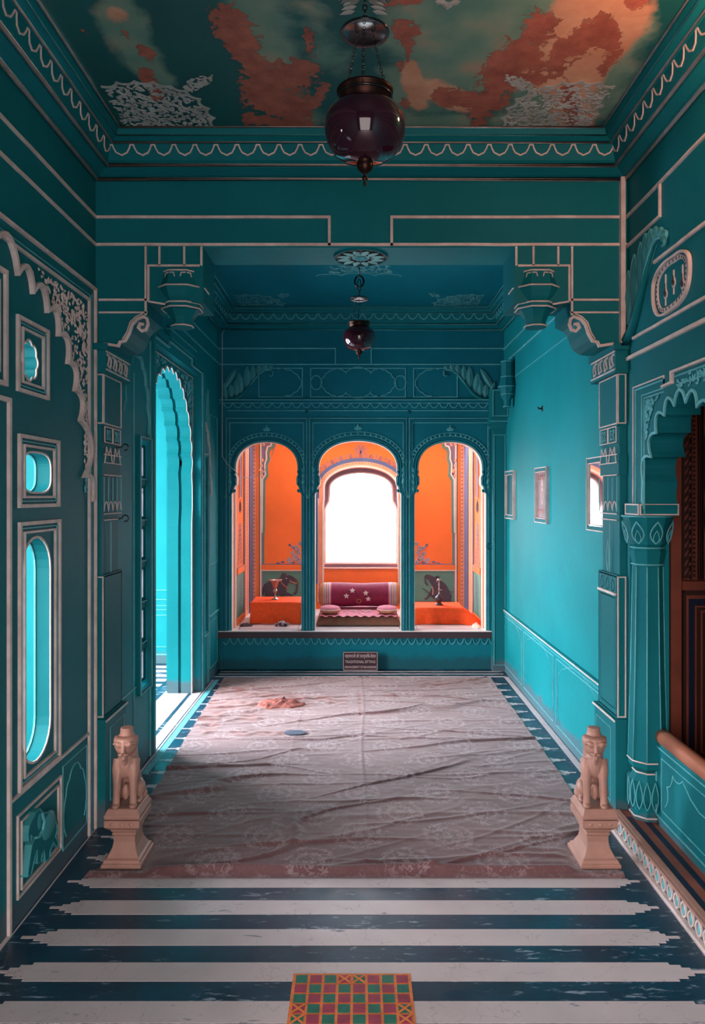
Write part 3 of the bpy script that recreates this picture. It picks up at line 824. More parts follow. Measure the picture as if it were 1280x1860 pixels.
def mixmat(name, fac, build2, glossc=(1, 1, 1, 1), rough=.02):
    m = bpy.data.materials.new(name); m.use_nodes = True; nt = m.node_tree; nt.nodes.clear()
    out = nt.nodes.new('ShaderNodeOutputMaterial'); mx = nt.nodes.new('ShaderNodeMixShader'); mx.inputs[0].default_value = fac
    g = nt.nodes.new('ShaderNodeBsdfGlossy'); g.inputs['Color'].default_value = glossc; g.inputs['Roughness'].default_value = rough
    nt.links.new(build2(nt), mx.inputs[1]); nt.links.new(g.outputs[0], mx.inputs[2]); nt.links.new(mx.outputs[0], out.inputs[0]); return m
def _tr(nt):
    t = nt.nodes.new('ShaderNodeBsdfTransparent'); t.inputs[0].default_value = (.96, .98, .98, 1); return t.outputs[0]
def _fr(nt):
    t = nt.nodes.new('ShaderNodeBsdfTranslucent'); t.inputs[0].default_value = (.8, .72, .76, 1)
    d = nt.nodes.new('ShaderNodeBsdfDiffuse'); d.inputs[0].default_value = (.62, .50, .54, 1)
    x = nt.nodes.new('ShaderNodeMixShader'); x.inputs[0].default_value = .45
    nt.links.new(t.outputs[0], x.inputs[1]); nt.links.new(d.outputs[0], x.inputs[2]); return x.outputs[0]
M['pane'] = mixmat('thin_window_pane', .05, _tr); M['frost'] = mixmat('frosted_pane', .08, _fr, rough=.1)

# ================================================================== REAR LEFT WALL with the side door
D0, D1, DZ = 4.72, 6.10, 2.57
LA = (4.36, 4.555); LB_ = (6.16, 6.30); LZ = (.46, 1.925)
w = MB()
door = [(D0, -.01), (D1, -.01), (D1, DZ), (D0, DZ)]
r4 = lambda u0, u1, v0, v1: [(u0, v0), (u1, v0), (u1, v1), (u0, v1)]
w.prism(PLB, [(YB1 - .3, -.02), (D0, -.02), (D0, DZ), (D1, DZ), (D1, -.02), (YW + .3, -.02), (YW + .3, ZC), (YB1 - .3, ZC)], -.28, 0, 'teal_lit', holes=[r4(*LA, *LZ), r4(*LB_, *LZ)])
ac, az, ar = 5.39, 1.80, .66
cus = [(ac + ar * math.cos(PI * i / 17), az + (ar + .03) * math.sin(PI * i / 17)) for i in range(18)]
def archhole(g):
    c2 = [(ac + (ar + g) * math.cos(PI * i / 17), az + (ar + .03 + g) * math.sin(PI * i / 17)) for i in range(18)]
    lob = scallop(c2, .30, 6, -1)
    side = [(ac + ar + g, 0), (ac + ar + g, 1.35), (ac + ar + g + .025, 1.5), (ac + ar + g + .025, 1.65), (ac + ar + g, 1.78)]
    return side + lob[1:-1] + [(2 * ac - u, v) for u, v in reversed(side)]
for x0, x1, g in ((-.066, -.150, 0), (-.150, -.172, .022), (-.172, -.262, 0)):
    out = [(D0, 0), (D0, DZ), (D1, DZ), (D1, 0)]
    hole = archhole(g)
    w.prism(PLB, [(D0, 0)] + [(D0, DZ), (D1, DZ), (D1, 0)] + hole, x1, x0, 'teal_lit')
P6 = planeX(XLB - .066, 1)
hl = archhole(0)
w.ribbon(P6, hl, .010, .006, 'line')
sp = [p for p in hl if p[1] > 1.7]
w_sp = [(ac + ar + .02, 1.75)] + [(u + .0, v) for u, v in sp if u > ac] + [(ac, DZ - .03), (D1 - .02, DZ - .03)]
def outside_arch(u, v): return not inside((u, v), [(a, b_) for a, b_ in hl])
for sd, seed in ((1, 21), (-1, 22)):
    q = [(ac, 2.55), (ac + sd * .0, 2.53), (ac + sd * .30, 2.50), (ac + sd * .52, 2.33), (ac + sd * .66, 2.10), (ac + sd * .70, 1.85), (ac + sd * .70, 2.55)]
    scatter_leaves(w, P6, q, 150, .05, 'line2', d=.006, seed=seed)
w.rect(P6, D0 + .015, D1 - .015, -.2, DZ - .012, .007, .006, 'line')
# moulded door surround, stepped head
w.ribbon(PLB, [(D0 - .03, 0), (D0 - .03, DZ + .03), (5.05, DZ + .03), (5.05, DZ + .075), (5.75, DZ + .075), (5.75, DZ + .03), (D1 + .03, DZ + .03), (D1 + .03, 0)], .009, .014, 'line2')
w.ribbon(PLB, [(D0 - .075, 0), (D0 - .075, DZ + .07), (5.00, DZ + .07)], .035, .022, 'teal_lit'); w.ribbon(PLB, [(D1 + .055, 0), (D1 + .055, DZ + .07), (5.80, DZ + .07)], .035, .022, 'teal_lit')
w.ribbon(PLB, [(5.00, DZ + .115), (5.80, DZ + .115)], .05, .03, 'teal_lit'); w.ribbon(PLB, [(5.00, DZ + .145), (5.80, DZ + .145)], .009, .034, 'line2')
w.ribbon(PLB, [(4.27, .0), (4.27, 2.3)], .004, .006, 'line2'); w.ribbon(PLB, [(4.60, .0), (4.60, 2.55)], .004, .010, 'line2')
w.ribbon(PLB, [(4.02, .50), (4.30, .50)], .008, .008, 'line2')
def half_cusp(u0, z0, sgn=1):
    c = [(u0, z0), (u0 + sgn * .10, z0 - .05), (u0 + sgn * .16, z0 - .14), (u0 + sgn * .20, z0 - .27), (u0 + sgn * .22, z0 - .42), (u0 + sgn * .255, z0 - .60)]
    return scallop(c, .22, 6, sgn)
w.ribbon(PLB, half_cusp(4.33, 2.40), .012, .016, 'line2'); w.ribbon(PLB, half_cusp(4.33, 2.40, -1)[:22], .006, .006, 'line2')
w.ribbon(PLB, half_cusp(6.20, 2.20), .012, .016, 'line'); 
for z in (2.811, 2.944): w.ribbon(PLB, [(YB1, z), (YW, z)], .012, .007, 'line2', wob=.002)
w.rect(PLB, 6.16, 6.32, LZ[0] - .04, 2.45, .007, .007, 'line2'); w.ribbon(PLB, [(6.40, 0), (6.40, 2.5)], .006, .006, 'line2'); w.ribbon(PLB, [(6.36, 0), (6.36, 2.5)], .004, .005, 'line2')
w.ribbon(PLB, [(6.42, .56), (6.85, .56)], .012, .012, 'line2'); w.rect(PLB, 6.46, 6.80, .1, .50, .004, .004, 'line2')
w.rect(PLB, 6.46, 6.80, 1.0, 2.3, .004, .004, 'line2')
struct('wall_left_rear', w)
# narrow stacked lights either side of the door
def lights(name, u0, u1, n=6):
    m = MB(); v0, v1 = LZ; m.rect(PLB, u0 - .012, u1 + .012, v0 - .012, v1 + .012, .022, .020, 'teal'); m.rect(PLB, u0 - .018, u1 + .018, v0 - .018, v1 + .018, .006, .026, 'line2')
    h = (v1 - v0) / n
    for i in range(1, n): m.pbox(PLB, u0, u1, v0 + i * h - .022, v0 + i * h + .022, -.10, -.004, 'teal'); m.pbox(PLB, u0, u1, v0 + i * h + .014, v0 + i * h + .020, -.004, .002, 'line2')
    for i in range(n): m.rect(PLB, u0 + .008, u1 - .008, v0 + i * h + .03, v0 + (i + 1) * h - .03, .014, .010, 'teal_d', -.024)
    o = m.build(name, kind='structure')
    for i in range(n):
        g = MB(); g.pbox(PLB, u0, u1, v0 + i * h + .02, v0 + (i + 1) * h - .02, -.026, -.022, 'frost'); g.build('pane', o)
lights('window_2', *LA); lights('window_3', *LB_)

# ================================================================== SIDE PASSAGE beyond the door
w = MB()
outer = [(-1.3, 0), (7.2, 0), (7.2, ZC), (-1.3, ZC)]
w.prism(planeX(-3.30), outer, -.12, 0, 'teal_lit', holes=[r4(-.8, 1.2, .7, 2.9), r4(1.6, 3.6, .7, 2.9), r4(4.0, 5.5, .3, 2.9), r4(5.75, 6.95, .3, 2.9)])
struct('wall_passage_outer', w)
w = MB(); P7 = planeY(7.13); w.box(-3.42, -1.50, 7.13, 7.25, 0, ZC, 'teal_lit')
for z, t in ((.609, .006), (.551, .006), (.512, .006), (.085, .012)): w.ribbon(P7, [(-3.3, z), (-1.5, z)], t, .004, 'line2')
w.rect(P7, -2.9, -1.75, .16, .46, .006, .004, 'line2'); w.rect(P7, -2.9, -1.75, .70, 2.6, .006, .004, 'line2')
struct('wall_passage_end', w)
w = MB(); w.box(-3.30, -1.50, 4.10, 4.20, 0, ZC, 'teal_lit'); struct('wall_passage_cross', w)
w = MB(); w.box(-3.42, -1.30, -1.42, -1.3, 0, ZC, 'teal_lit'); struct('wall_passage_near', w)
# wall behind the camera with its doorway
w = MB(); w.prism(planeY(-1.3), [(-1.35, 0), (1.6, 0), (1.6, ZC), (-1.35, ZC)], -.12, 0, 'teal_lit', holes=[r4(-.85, .85, .02, 2.35)])
struct('wall_entrance', w)

# ================================================================== REAR RIGHT WALL
w = MB(); w.box(XRB, XRB + .15, YB1 - .3, YW + .15, -.02, ZC, 'teal_lit')
w.box(XRB - .012, XRB, YB1, YW, 0, .535, 'teal_lit'); w.ribbon(PRB, [(YB1, .553), (YW, .553)], .03, .022, 'teal_lit'); w.ribbon(PRB, [(YB1, .560), (YW, .560)], .008, .026, 'line')
w.ribbon(PRB, [(YB1, .535), (YW, .535)], .004, .022, 'line2')
P8 = planeX(XRB - .012, -1)
for u0, u1 in ((4.05, 5.02), (5.10, 6.02), (6.08, 6.85)):
    w.rect(P8, u0, u1, .06, .505, .006, .004, 'line2')
    w.ribbon(P8, scallop([(u0 + .05, .08), (u0 + .05, .40), (u0 + .10, .44), (u0 + .16, .47), (u1 - .16, .47), (u1 - .10, .44), (u1 - .05, .40), (u1 - .05, .08)], .10, 5, 1), .003, .003, 'line2')
for z in (2.811, 2.944): w.ribbon(PRB, [(YB1, z), (YW, z)], .012, .007, 'line2', wob=.002)
w.ribbon(PRB, [(YB1, 2.62), (6.6, 2.62)], .005, .004, 'line2')
struct('wall_right_rear', w)

# ================================================================== FRONT RIGHT WALL with cusped opening
w = MB(); rc = 3.018
rcus = [(3.40, 1.66), (3.313, 1.770), (3.258, 1.873), (3.172, 1.942), (3.072, 1.973)]
rl = scallop(rcus, .50, 8, -1)
apex = scallop([(3.072, 1.973), (2.964, 1.973)], .5, 8, -1)
rfull = [(3.58, .0), (3.58, 1.54), (3.395, 1.54), (3.415, 1.60)] + rl + apex[1:-1]
left = [(2 * rc - u, v) for u, v in reversed([(3.395, 1.54), (3.415, 1.60)] + rl)]
opening = rfull + left + [(2.62, 1.54), (2.48, 1.54), (2.48, .0)]
w.prism(PR, [(-1.3, 0), (2.48, 0)] + list(reversed(opening))[1:-1] + [(3.58, 0), (3.62, 0), (3.62, ZC), (-1.3, ZC)], -.15, 0, 'teal')
arch_line = [(3.395, 1.54), (3.415, 1.60)] + rl + apex[1:-1] + left
w.ribbon(PR, arch_line, .012, .008, 'line2')
spr = [(3.388, 1.76), (3.355, 1.88), (3.29, 1.99), (3.20, 2.035), (3.385, 2.04)]
scatter_leaves(w, PR, spr, 120, .024, 'line2', d=.005, seed=31)
scatter_leaves(w, PR, [(3.10, 2.03), (2.6, 2.03), (2.6, 2.085), (3.06, 2.085)], 60, .03, 'line2', d=.005, seed=32)
scatter_leaves(w, PR, [(2 * rc - u, v) for u, v in spr], 100, .024, 'line2', d=.005, seed=33)
scatter_leaves(w, PR, [(3.408, 1.56), (3.44, 1.56), (3.41, 1.75), (3.385, 1.70)], 12, .03, 'line2', d=.004, seed=34)
for u, z in ((3.425, 2.056), (3.395, 2.040)): w.ribbon(PR, [(u, 1.50), (u, z), (3.18, z)], .005, .005, 'line2')
for u, z, lm in ((3.536, 2.108, 'line'), (3.505, 2.092, 'line2')): w.ribbon(PR, [(u, 1.50), (u, z), (3.18, z), (3.18, 2.062)], .006, .004, lm)
w.ribbon(PR, [(3.18, 2.062), (3.085, 2.066), (3.085, 2.108), (1.0, 2.108)], .010, .016, 'line'); w.ribbon(PR, [(3.06, 2.085), (1.0, 2.085)], .006, .01, 'line2')
w.ribbon(PR, [(3.05, 2.050), (1.0, 2.050)], .005, .005, 'line2')
for z in (2.255,): w.ribbon(PR, [(3.60, z), (-1.2, z)], .016, .014, 'line', wob=.003)
w.ribbon(PR, [(3.53, 2.34), (-1.2, 2.34)], .012, .010, 'line', wob=.003)
w.ribbon(PR, [(3.28, 2.62), (-1.2, 2.595)], .013, .010, 'line', wob=.003)
w.ribbon(PR, [(3.62, 2.80), (3.215, 2.80), (3.215, 2.944)], .012, .010, 'line', wob=.003); w.ribbon(PR, [(3.62, 2.944), (-1.2, 2.944)], .012, .010, 'line', wob=.003)
# oval cartouche with little vases
g = lambda x, y: onX(1120 + x / 7.156, 380 + y / 7.156, XR)
ov = [g(*p) for p in ((490, 1100), (500, 960), (550, 820), (640, 700), (760, 610), (860, 545), (930, 560), (965, 640), (970, 800), (950, 980), (900, 1120), (820, 1230), (700, 1330), (600, 1380), (540, 1360), (500, 1250))]
def smooth(pts, n=5):
    out = []; k = len(pts)
    for i in range(k):
        p0, p1, p2, p3 = (Vector(pts[(i + j - 1) % k]) for j in range(4))
        for s_ in range(n):
            t = s_ / n
            out.append(tuple(.5 * ((2 * p1) + (-p0 + p2) * t + (2 * p0 - 5 * p1 + 4 * p2 - p3) * t * t + (-p0 + 3 * p1 - 3 * p2 + p3) * t ** 3)))
    return out
ov = smooth(ov, 4)
cu = sum(p[0] for p in ov) / len(ov); cv = sum(p[1] for p in ov) / len(ov)
w.ribbon(PR, ov, .010, .014, 'line', True)
in1 = [(cu + (u - cu) * .80, cv + (v - cv) * .84) for u, v in ov]; in2 = [(cu + (u - cu) * .88, cv + (v - cv) * .90) for u, v in ov]
w.ribbon(PR, in1, .016, .006, 'line', True)
n = len(in1)
for k in range(0, n, 2):
    u, v = in1[k]; w.leaf(PR, u, v - .008, PI / 2, .016, .009, .002, 'dark', .006)
for px, y0, y1, yb in ((640, 850, 1080, 1130), (745, 790, 930, 980), (862, 720, 950, 1000)):
    a = g(px, y0); c = g(px, y1); d = g(px, yb)
    w.ribbon(PR, [a, c], .008, .004, 'line'); w.ribbon(PR, [g(px, (y0 + y1) / 2), c], .003, .006, 'dark')
    mandorla(w, PR, d[0], d[1] - .012, .045, .028, .005, .004, 'line'); w.leaf(PR, d[0], d[1] - .006, PI / 2, .032, .022, .006, 'dark', .002)
    w.ribbon(PR, [(d[0], d[1] - .015), (d[0], d[1] - .04)], .006, .004, 'line')
struct('wall_right', w)

def acanthus(name, P, stem, leaves, curl, lbl, wS, w0, h, sc=1, matl='leafp', loc=None, lineM='line2'):
    """curling leaf scroll: stem path plus fat leaflets (base, tip, half-width) in plane coordinates"""
    o = thing(name, loc, lbl, 'leaf ornament')
    for b_, t, hw in leaves:
        m = MB(); b_ = Vector(b_); t = Vector(t); d = (t - b_); L = d.length; n_ = Vector((-d.y, d.x)) / L
        prof = [(0, .25), (.2, .75), (.45, 1), (.7, .85), (.88, .5), (1, 0), (.88, -.5), (.7, -.85), (.45, -1), (.2, -.75), (0, -.25)]
        pl = [tuple(b_ + d * x + n_ * hw * y) for x, y in prof]
        k = len(pl); vs = [P(*p, 0) for p in pl] + [P(*(Vector(p) * .9 + (b_ + d * .5) * .1), h * .7) for p in pl] + [P(*(b_ + d * .5), h * 1.3)]
        fs = [(i, (i + 1) % k, (i + 1) % k + k, i + k) for i in range(k)] + [(i + k, (i + 1) % k + k, 2 * k) for i in range(k)]
        m.add(vs, fs, matl); m.ribbon(P, pl + [pl[0]], wS * .35, h * .75, lineM)
        m.build('leaflet', o)
    m = MB(); path = [P(*p, h * .8) for p in stem]; m.tube(path, w0, 'teal', 8)
    m.ribbon(P, stem, wS, h * 1.6, lineM); m.tube([P(*p, h * .9) for p in curl], [w0[-1] if isinstance(w0, list) else w0] * len(curl), matl, 8)
    m.build('stem', o)
    return o
st = [g(*p) for p in ((150, 1720), (215, 1600), (270, 1430), (320, 1200), (370, 1000), (420, 800), (470, 620), (520, 460), (570, 390), (620, 370))]
cl_ = [g(*p) for p in ((620, 370), (655, 370), (670, 410), (660, 460), (640, 480))]
lv = [((90, 1650), (95, 1060), .036), ((150, 1500), (172, 800), .038), ((235, 1330), (245, 590), .038), ((320, 1050), (330, 430), .034), ((380, 820), (392, 315), .028), ((440, 640), (458, 255), .024), ((500, 480), (525, 225), .022), ((560, 400), (600, 235), .022), ((600, 390), (665, 290), .02)]
acanthus('acanthus_scroll', PR, st, [(g(*a), g(*c), hw * 1.2) for a, c, hw in lv], cl_, 'teal acanthus leaf scroll in relief above the arch at the right', .008, [.026, .024, .021, .018, .015, .013, .011, .009, .008, .008], .016, loc=(XR, 3.45, 2.33))

# ================================================================== ARCADE WALL at the far end
W = lambda x, y: onY(x, y, YW)
def bay(xl, xr, top, yarch=850, xin=6):
    cx = (xl + xr) / 2
    half = [(xr, 1146), (xr, 897), (xr - 4, 893), (xr - 5, 885), (xr - 8.5, 880), (xr - 9, 868), (xr - 6.5, 862), (xr - 7, 850)]
    a0 = xr - 7; r = []
    for i in range(1, 14):
        t = PI / 2 * i / 13; r.append((cx + (a0 - cx) * max(0, math.cos(t)) ** .92, yarch - (yarch - top) * max(0, math.sin(t)) ** .92))
    pts = half + r
    l = [(2 * cx - x, y) for x, y in reversed(pts[:-1])]
    return pts + l
bays = [(421, 547, 803), (572, 728, 801), (753, 882, 803)]
w = MB(); holes = []
for xl, xr, t in bays: holes.append([W(x, max(y, 0)) for x, y in bay(xl, xr, t)])
for h in holes:
    for i, p in enumerate(h):
        if p[1] < .40: h[i] = (p[0], ZSILL - .001)
w.prism(PW, [(XLB - .02, -.02), (XRB + .02, -.02), (XRB + .02, ZC), (XLB - .02, ZC)], -.12, 0, 'teal_glow', holes=holes, side='cream')
for (xl, xr, t), h in zip(bays, holes):
    cx = (xl + xr) / 2
    arcp = [p for p in h if p[1] > 1.60]
    for k, (off, m_, ww) in enumerate(((.010, 'line2', .006), (.032, 'teal_glow', .016), (.055, 'line2', .005), (.085, 'line2', .004))):
        c0 = W(cx, 860); q = []
        for u, v in arcp:
            d = Vector((u - c0[0], v - c0[1])); d = d.normalized() * (d.length + off); q.append((c0[0] + d.x, c0[1] + d.y))
        w.ribbon(PW, q, ww, .010 if m_ == 'line2' else .018, m_)
        if k == 2:
            for i in range(0, len(q) - 1, 1): w.leaf(PW, q[i][0], q[i][1], math.atan2(q[i][1] - c0[1], q[i][0] - c0[0]), .026, .016, .008, 'line2')
    for sg in (-1, 1):
        u = W(cx + sg * ((xr - xl) / 2 - 1), 0)[0]
        for yy in (892, 880, 868, 858): w.leaf(PW, u + sg * .015, W(0, yy)[1], PI / 2 - sg * .3, .055, .035, .012, 'line2'); w.leaf(PW, u - sg * .012, W(0, yy + 3)[1], PI / 2 + sg * .5, .04, .025, .012, 'teal_glow')
        w.ribbon(PW, [(u + sg * .01, ZSILL), (u + sg * .01, W(0, 897)[1])], .006, .006, 'line2')
    tp = W(cx, t - 18)
    for a in (-1.1, -.6, 0, .6, 1.1): w.leaf(PW, tp[0], tp[1] + .01, PI / 2 + a, .06 if a == 0 else .045, .02, .010, 'line2')
    # moulded rectangular surround
    x0, x1 = W(xl - 4, 0)[0], W(xr + 4, 0)[0]; zt = W(0, 768)[1]
    w.ribbon(PW, [(x0, ZSILL), (x0, zt), (x1, zt), (x1, ZSILL)], .006, .008, 'line2')
    w.ribbon(PW, [(x0 - .03, ZSILL), (x0 - .03, zt + .04), (x1 + .03, zt + .04), (x1 + .03, ZSILL)], .006, .012, 'line2')
    w.ribbon(PW, [(x0 - .015, ZSILL), (x0 - .015, zt + .02), (x1 + .015, zt + .02), (x1 + .015, ZSILL)], .012, .018, 'teal_glow')
w.ribbon(PW, [(-1.2, W(0, 746)[1]), (1.2, W(0, 746)[1])], .006, .010, 'line2')
w.ribbon(PW, [(XLB, W(0, 728)[1]), (XRB, W(0, 728)[1])], .022, .03, 'teal_glow'); w.ribbon(PW, [(XLB, W(0, 727)[1]), (XRB, W(0, 727)[1])], .007, .034, 'line2')
w.ribbon(PW, [(XLB, W(0, 732)[1]), (XRB, W(0, 732)[1])], .005, .010, 'line2')
lambrequin(w, PW, -1.25, 1.28, W(0, 733)[1], 28, .040, .005, .008, 'line2')
lambrequin(w, PW, -1.26, 1.27, .283, 34, .055, .005, .008, 'line2'); w.ribbon(PW, [(XLB, .292), (XRB, .292)], .006, .010, 'line2')
# upper wall lines
z1, z2 = W(0, 633)[1], W(0, 662)[1]
for s_ in (-1, 1):
    xe = W(609 if s_ < 0 else 674, 0)[0]
    w.ribbon(PW, [(XLB if s_ < 0 else XRB, z1), (xe, z1), (xe, z2)], .010, .008, 'line2')
w.ribbon(PW, [(XLB, z2), (XRB, z2)], .010, .008, 'line2')
# frieze cartouches
def R(x0, x1, y0, y1, ww=.007): a = W(x0, y1); c = W(x1, y0); w.rect(PW, a[0], c[0], a[1], c[1], ww, .008, 'line2')
R(564, 736, 669, 721); R(470, 549, 669, 721); R(751, 830, 669, 721)
c6 = lambda l: [W(*p) for p in l]
mid = [(583, 695), (589, 684), (597, 676), (606, 672), (618, 671), (624, 674), (628, 679), (632, 673), (668, 673), (673, 679), (677, 674), (683, 671), (695, 672), (704, 676), (712, 684), (718, 695), (712, 706), (704, 714), (695, 718), (683, 719), (676, 717), (673, 711), (668, 717), (632, 717), (628, 711), (624, 717), (618, 719), (606, 718), (597, 714), (589, 706), (583, 695)]
w.ribbon(PW, scallop(c6(mid), .18, 4, 1), .006, .008, 'line2')
for cx in (574, 727): w.ribbon(PW, lobed(*W(cx, 695), .045, .062, 6, .25, PI / 2), .006, .008, 'line2', True)
for s_ in (0, 1):
    q = [(505, 671), (520, 672), (534, 678), (543, 687), (547, 695), (543, 705), (534, 713), (520, 719), (505, 720)]
    if s_: q = [(1301 - x, y) for x, y in q]
    w.ribbon(PW, scallop(c6(q), .16, 4, -1 if s_ else 1), .006, .008, 'line2')
for px in (557, 743): u, v = W(px, 748); w.leaf(PW, u - .02, v, 0, .04, .04, .012, 'teal_d')
w.ribbon(PW, [(XLB + .03, .0), (XLB + .03, 2.75)], .02, .02, 'teal_glow'); w.ribbon(PW, [(1.235, .0), (1.235, 2.2)], .008, .012, 'line2')
struct('wall_back', w)
# corner acanthus scrolls on the frieze
g2 = lambda x, y: W(390 + x / 4.923, 640 + y / 4.923)
st = [(120, 425), (190, 420), (250, 380), (300, 320), (350, 260), (400, 200), (450, 165), (500, 160)]
cl2 = [(500, 160), (520, 175), (520, 205), (500, 215), (488, 200)]
lv2 = [((150, 400), (145, 290), 22), ((200, 390), (190, 250), 26), ((240, 370), (215, 185), 28), ((290, 320), (290, 130), 26), ((340, 265), (345, 120), 22), ((390, 210), (400, 105), 20), ((430, 175), (460, 100), 18), ((470, 160), (515, 125), 16), ((110, 425), (70, 270), 18), ((80, 330), (190, 150), 20)]
k_ = YW / FOC / 4.923
for flip, lbl in ((0, 'teal acanthus leaf scroll in relief in the left corner of the far wall frieze'), (1, 'teal acanthus leaf scroll in relief in the right corner of the far wall frieze')):
    f = (lambda x, y: g2(*( (1301 - (390 + x / 4.923) - 390) * 4.923, y))) if flip else g2
    f2 = (lambda x, y: (lambda a: (W(1301 - (390 + x / 4.923), 0)[0], g2(x, y)[1]))(0)) if flip else g2
    acanthus('acanthus_scroll', PW, [f2(*p) for p in st], [(f2(*a), f2(*c), hw * k_ * 1.1) for a, c, hw in lv2], [f2(*p) for p in cl2], lbl, .007, [.018, .020, .018, .015, .012, .010, .009, .008], .016, loc=(f2(150, 420)[0], YW, f2(150, 420)[1]))
# corner pilaster and little pendant at the right of the arcade
o = thing('corner_pilaster', (1.28, 6.84, 0), 'slim teal pilaster in the far right corner', 'pilaster')
m = MB(); m.box(1.225, XRB, 6.80, 6.90, 0, 2.20, 'teal')
P9 = planeY(6.80)
m.rect(P9, 1.235, 1.335, .06, 2.15, .005, .005, 'line2'); m.build('shaft', o)
m = MB(); m.box(1.205, XRB, 6.77, 6.90, 2.20, 2.24, 'teal'); m.box(1.19, XRB, 6.75, 6.90, 2.24, 2.30, 'teal'); m.box(1.20, XRB, 6.68, 6.90, 2.30, 2.55, 'teal')
P9 = planeY(6.75); m.ribbon(P9, [(1.19, 2.27), (XRB, 2.27)], .006, .006, 'line2'); P9 = planeY(6.68); m.rect(P9, 1.205, 1.335, 2.31, 2.54, .006, .006, 'line2'); m.build('capital', o)
c = (1.285, 6.45, 2.42); o = thing('pendant_boss', c, 'small octagonal pendant boss on the right wall near the far corner', 'corbel')
m = MB(); m.lathe([(0, -.06), (.03, -.06), (.032, 0), (.055, .03), (.055, .05), (.075, .10), (.078, .12), (.055, .20), (.055, .34), (0, .34)], c, 'teal', seg=8, rot=PI / 8, smooth=False); m.build('boss', o)
for r, z in ((.034, -.055), (.057, .05), (.080, .115), (.057, .20), (.057, .33)):
    m = MB(); m.tube([(c[0] + r * math.cos(PI / 8 + PI / 4 * k), c[1] + r * math.sin(PI / 8 + PI / 4 * k), c[2] + z) for k in range(8)], .0035, 'line2', 5, True); m.build('trim_ring', o)

# ================================================================== SITTING ALCOVE
w = MB(); w.box(-1.30, 1.34, 6.862, YA + .02, .300, ZSILL, 'marble'); 
w.box(-1.28, 1.33, 6.855, 6.861, .292, .350, 'dark')
struct('floor_alcove', w)
w = MB()
for a, b_ in ((-1.11, -.56), (-.40, .39), (.55, 1.13)): w.rect(Plane(lambda u, v, d: (u, v, ZSILL + d)), a, b_, 6.97, 7.20 if abs(a) > .5 else 7.07, .008, .0015, 'slate')
struct('trim_3', w)
Z6 = 2.42
aL, aR = -1.157, 1.172
PSL, PSR = planeX(aL, 1), planeX(aR, -1)
def win_outline(g=0):
    half = [(719 + g, 1022 + g), (719 + g, 924), (712 + g, 909.5), (711 + g, 885.6)]
    r = []
    for i in range(1, 12):
        t = PI / 2 * i / 11; r.append((655.3 + (55.7 + g) * math.cos(t), 885.6 - (26 + g) * math.sin(t)))
    pts = half + r; return pts + [(1310.6 - x, y) for x, y in reversed(pts[:-1])]
V = lambda x, y: onY(x, y, YA)
VW = lambda x, y: onY(x, y, YA + .09)
w = MB()
hole = [V(x, y) for x, y in win_outline(10)]
w.prism(PA, [(-1.30, ZSILL - .1), (1.34, ZSILL - .1), (1.34, Z6), (-1.30, Z6)], -.04, 0, 'orange', holes=[hole])
# arch bands over the window
def band(r0, r1, m_, h, sp=0):
    def c(r):
        q = [(655.3 + (55.7 + r) * math.cos(t), 885.6 - (27 + r) * math.sin(t)) for t in [PI * i / 24 for i in range(25)]]
        return [(655.3 + 57 + r, 1060)] + [(655.3 + 57 + r, 918), (655.3 + 55.7 + r, 905)] + q + [(655.3 - 55.7 - r, 905), (655.3 - 57 - r, 918), (655.3 - 57 - r, 1060)]
    a = [V(*p) for p in c(r0)]; b2 = [V(*p) for p in c(r1)]
    w.prism(PA, a + list(reversed(b2)), 0, h, m_)
band(10, 13, 'cream', .030); band(13, 20, 'peach', .02); band(20, 27, 'slate', .012); 
for i in range(40):
    t = PI * (i + .5) / 40; p = V(655.3 + 72 * math.cos(t), 885.6 - 43.5 * math.sin(t)); w.leaf(PA, p[0], p[1], t + .8, .014, .008, .003, 'terra', .02)
for i in range(27):
    t = PI * (.06 + .88 * i / 26); x = 655.3 + 86 * math.cos(t); y = 885.6 - 56 * math.sin(t) + 2
    p = V(x, y); a = PI / 2 + (t - PI / 2) * .5
    mandorla(w, PA, p[0], p[1], .05, .03, .006, .003, 'mauve', a); 
    if i % 2: w.ribbon(PA, spiral(p[0], p[1] + .02, .016, 1.2, a), .005, .003, 'mauve')
for a in (-.9, -.45, 0, .45, .9): p = V(655, 823); mandorla(w, PA, p[0], p[1], .11 - abs(a) * .03, .04, .006, .003, 'mauve', PI / 2 + a)
def mirrorx(l): return [(1301 - x, y) for x, y in l]
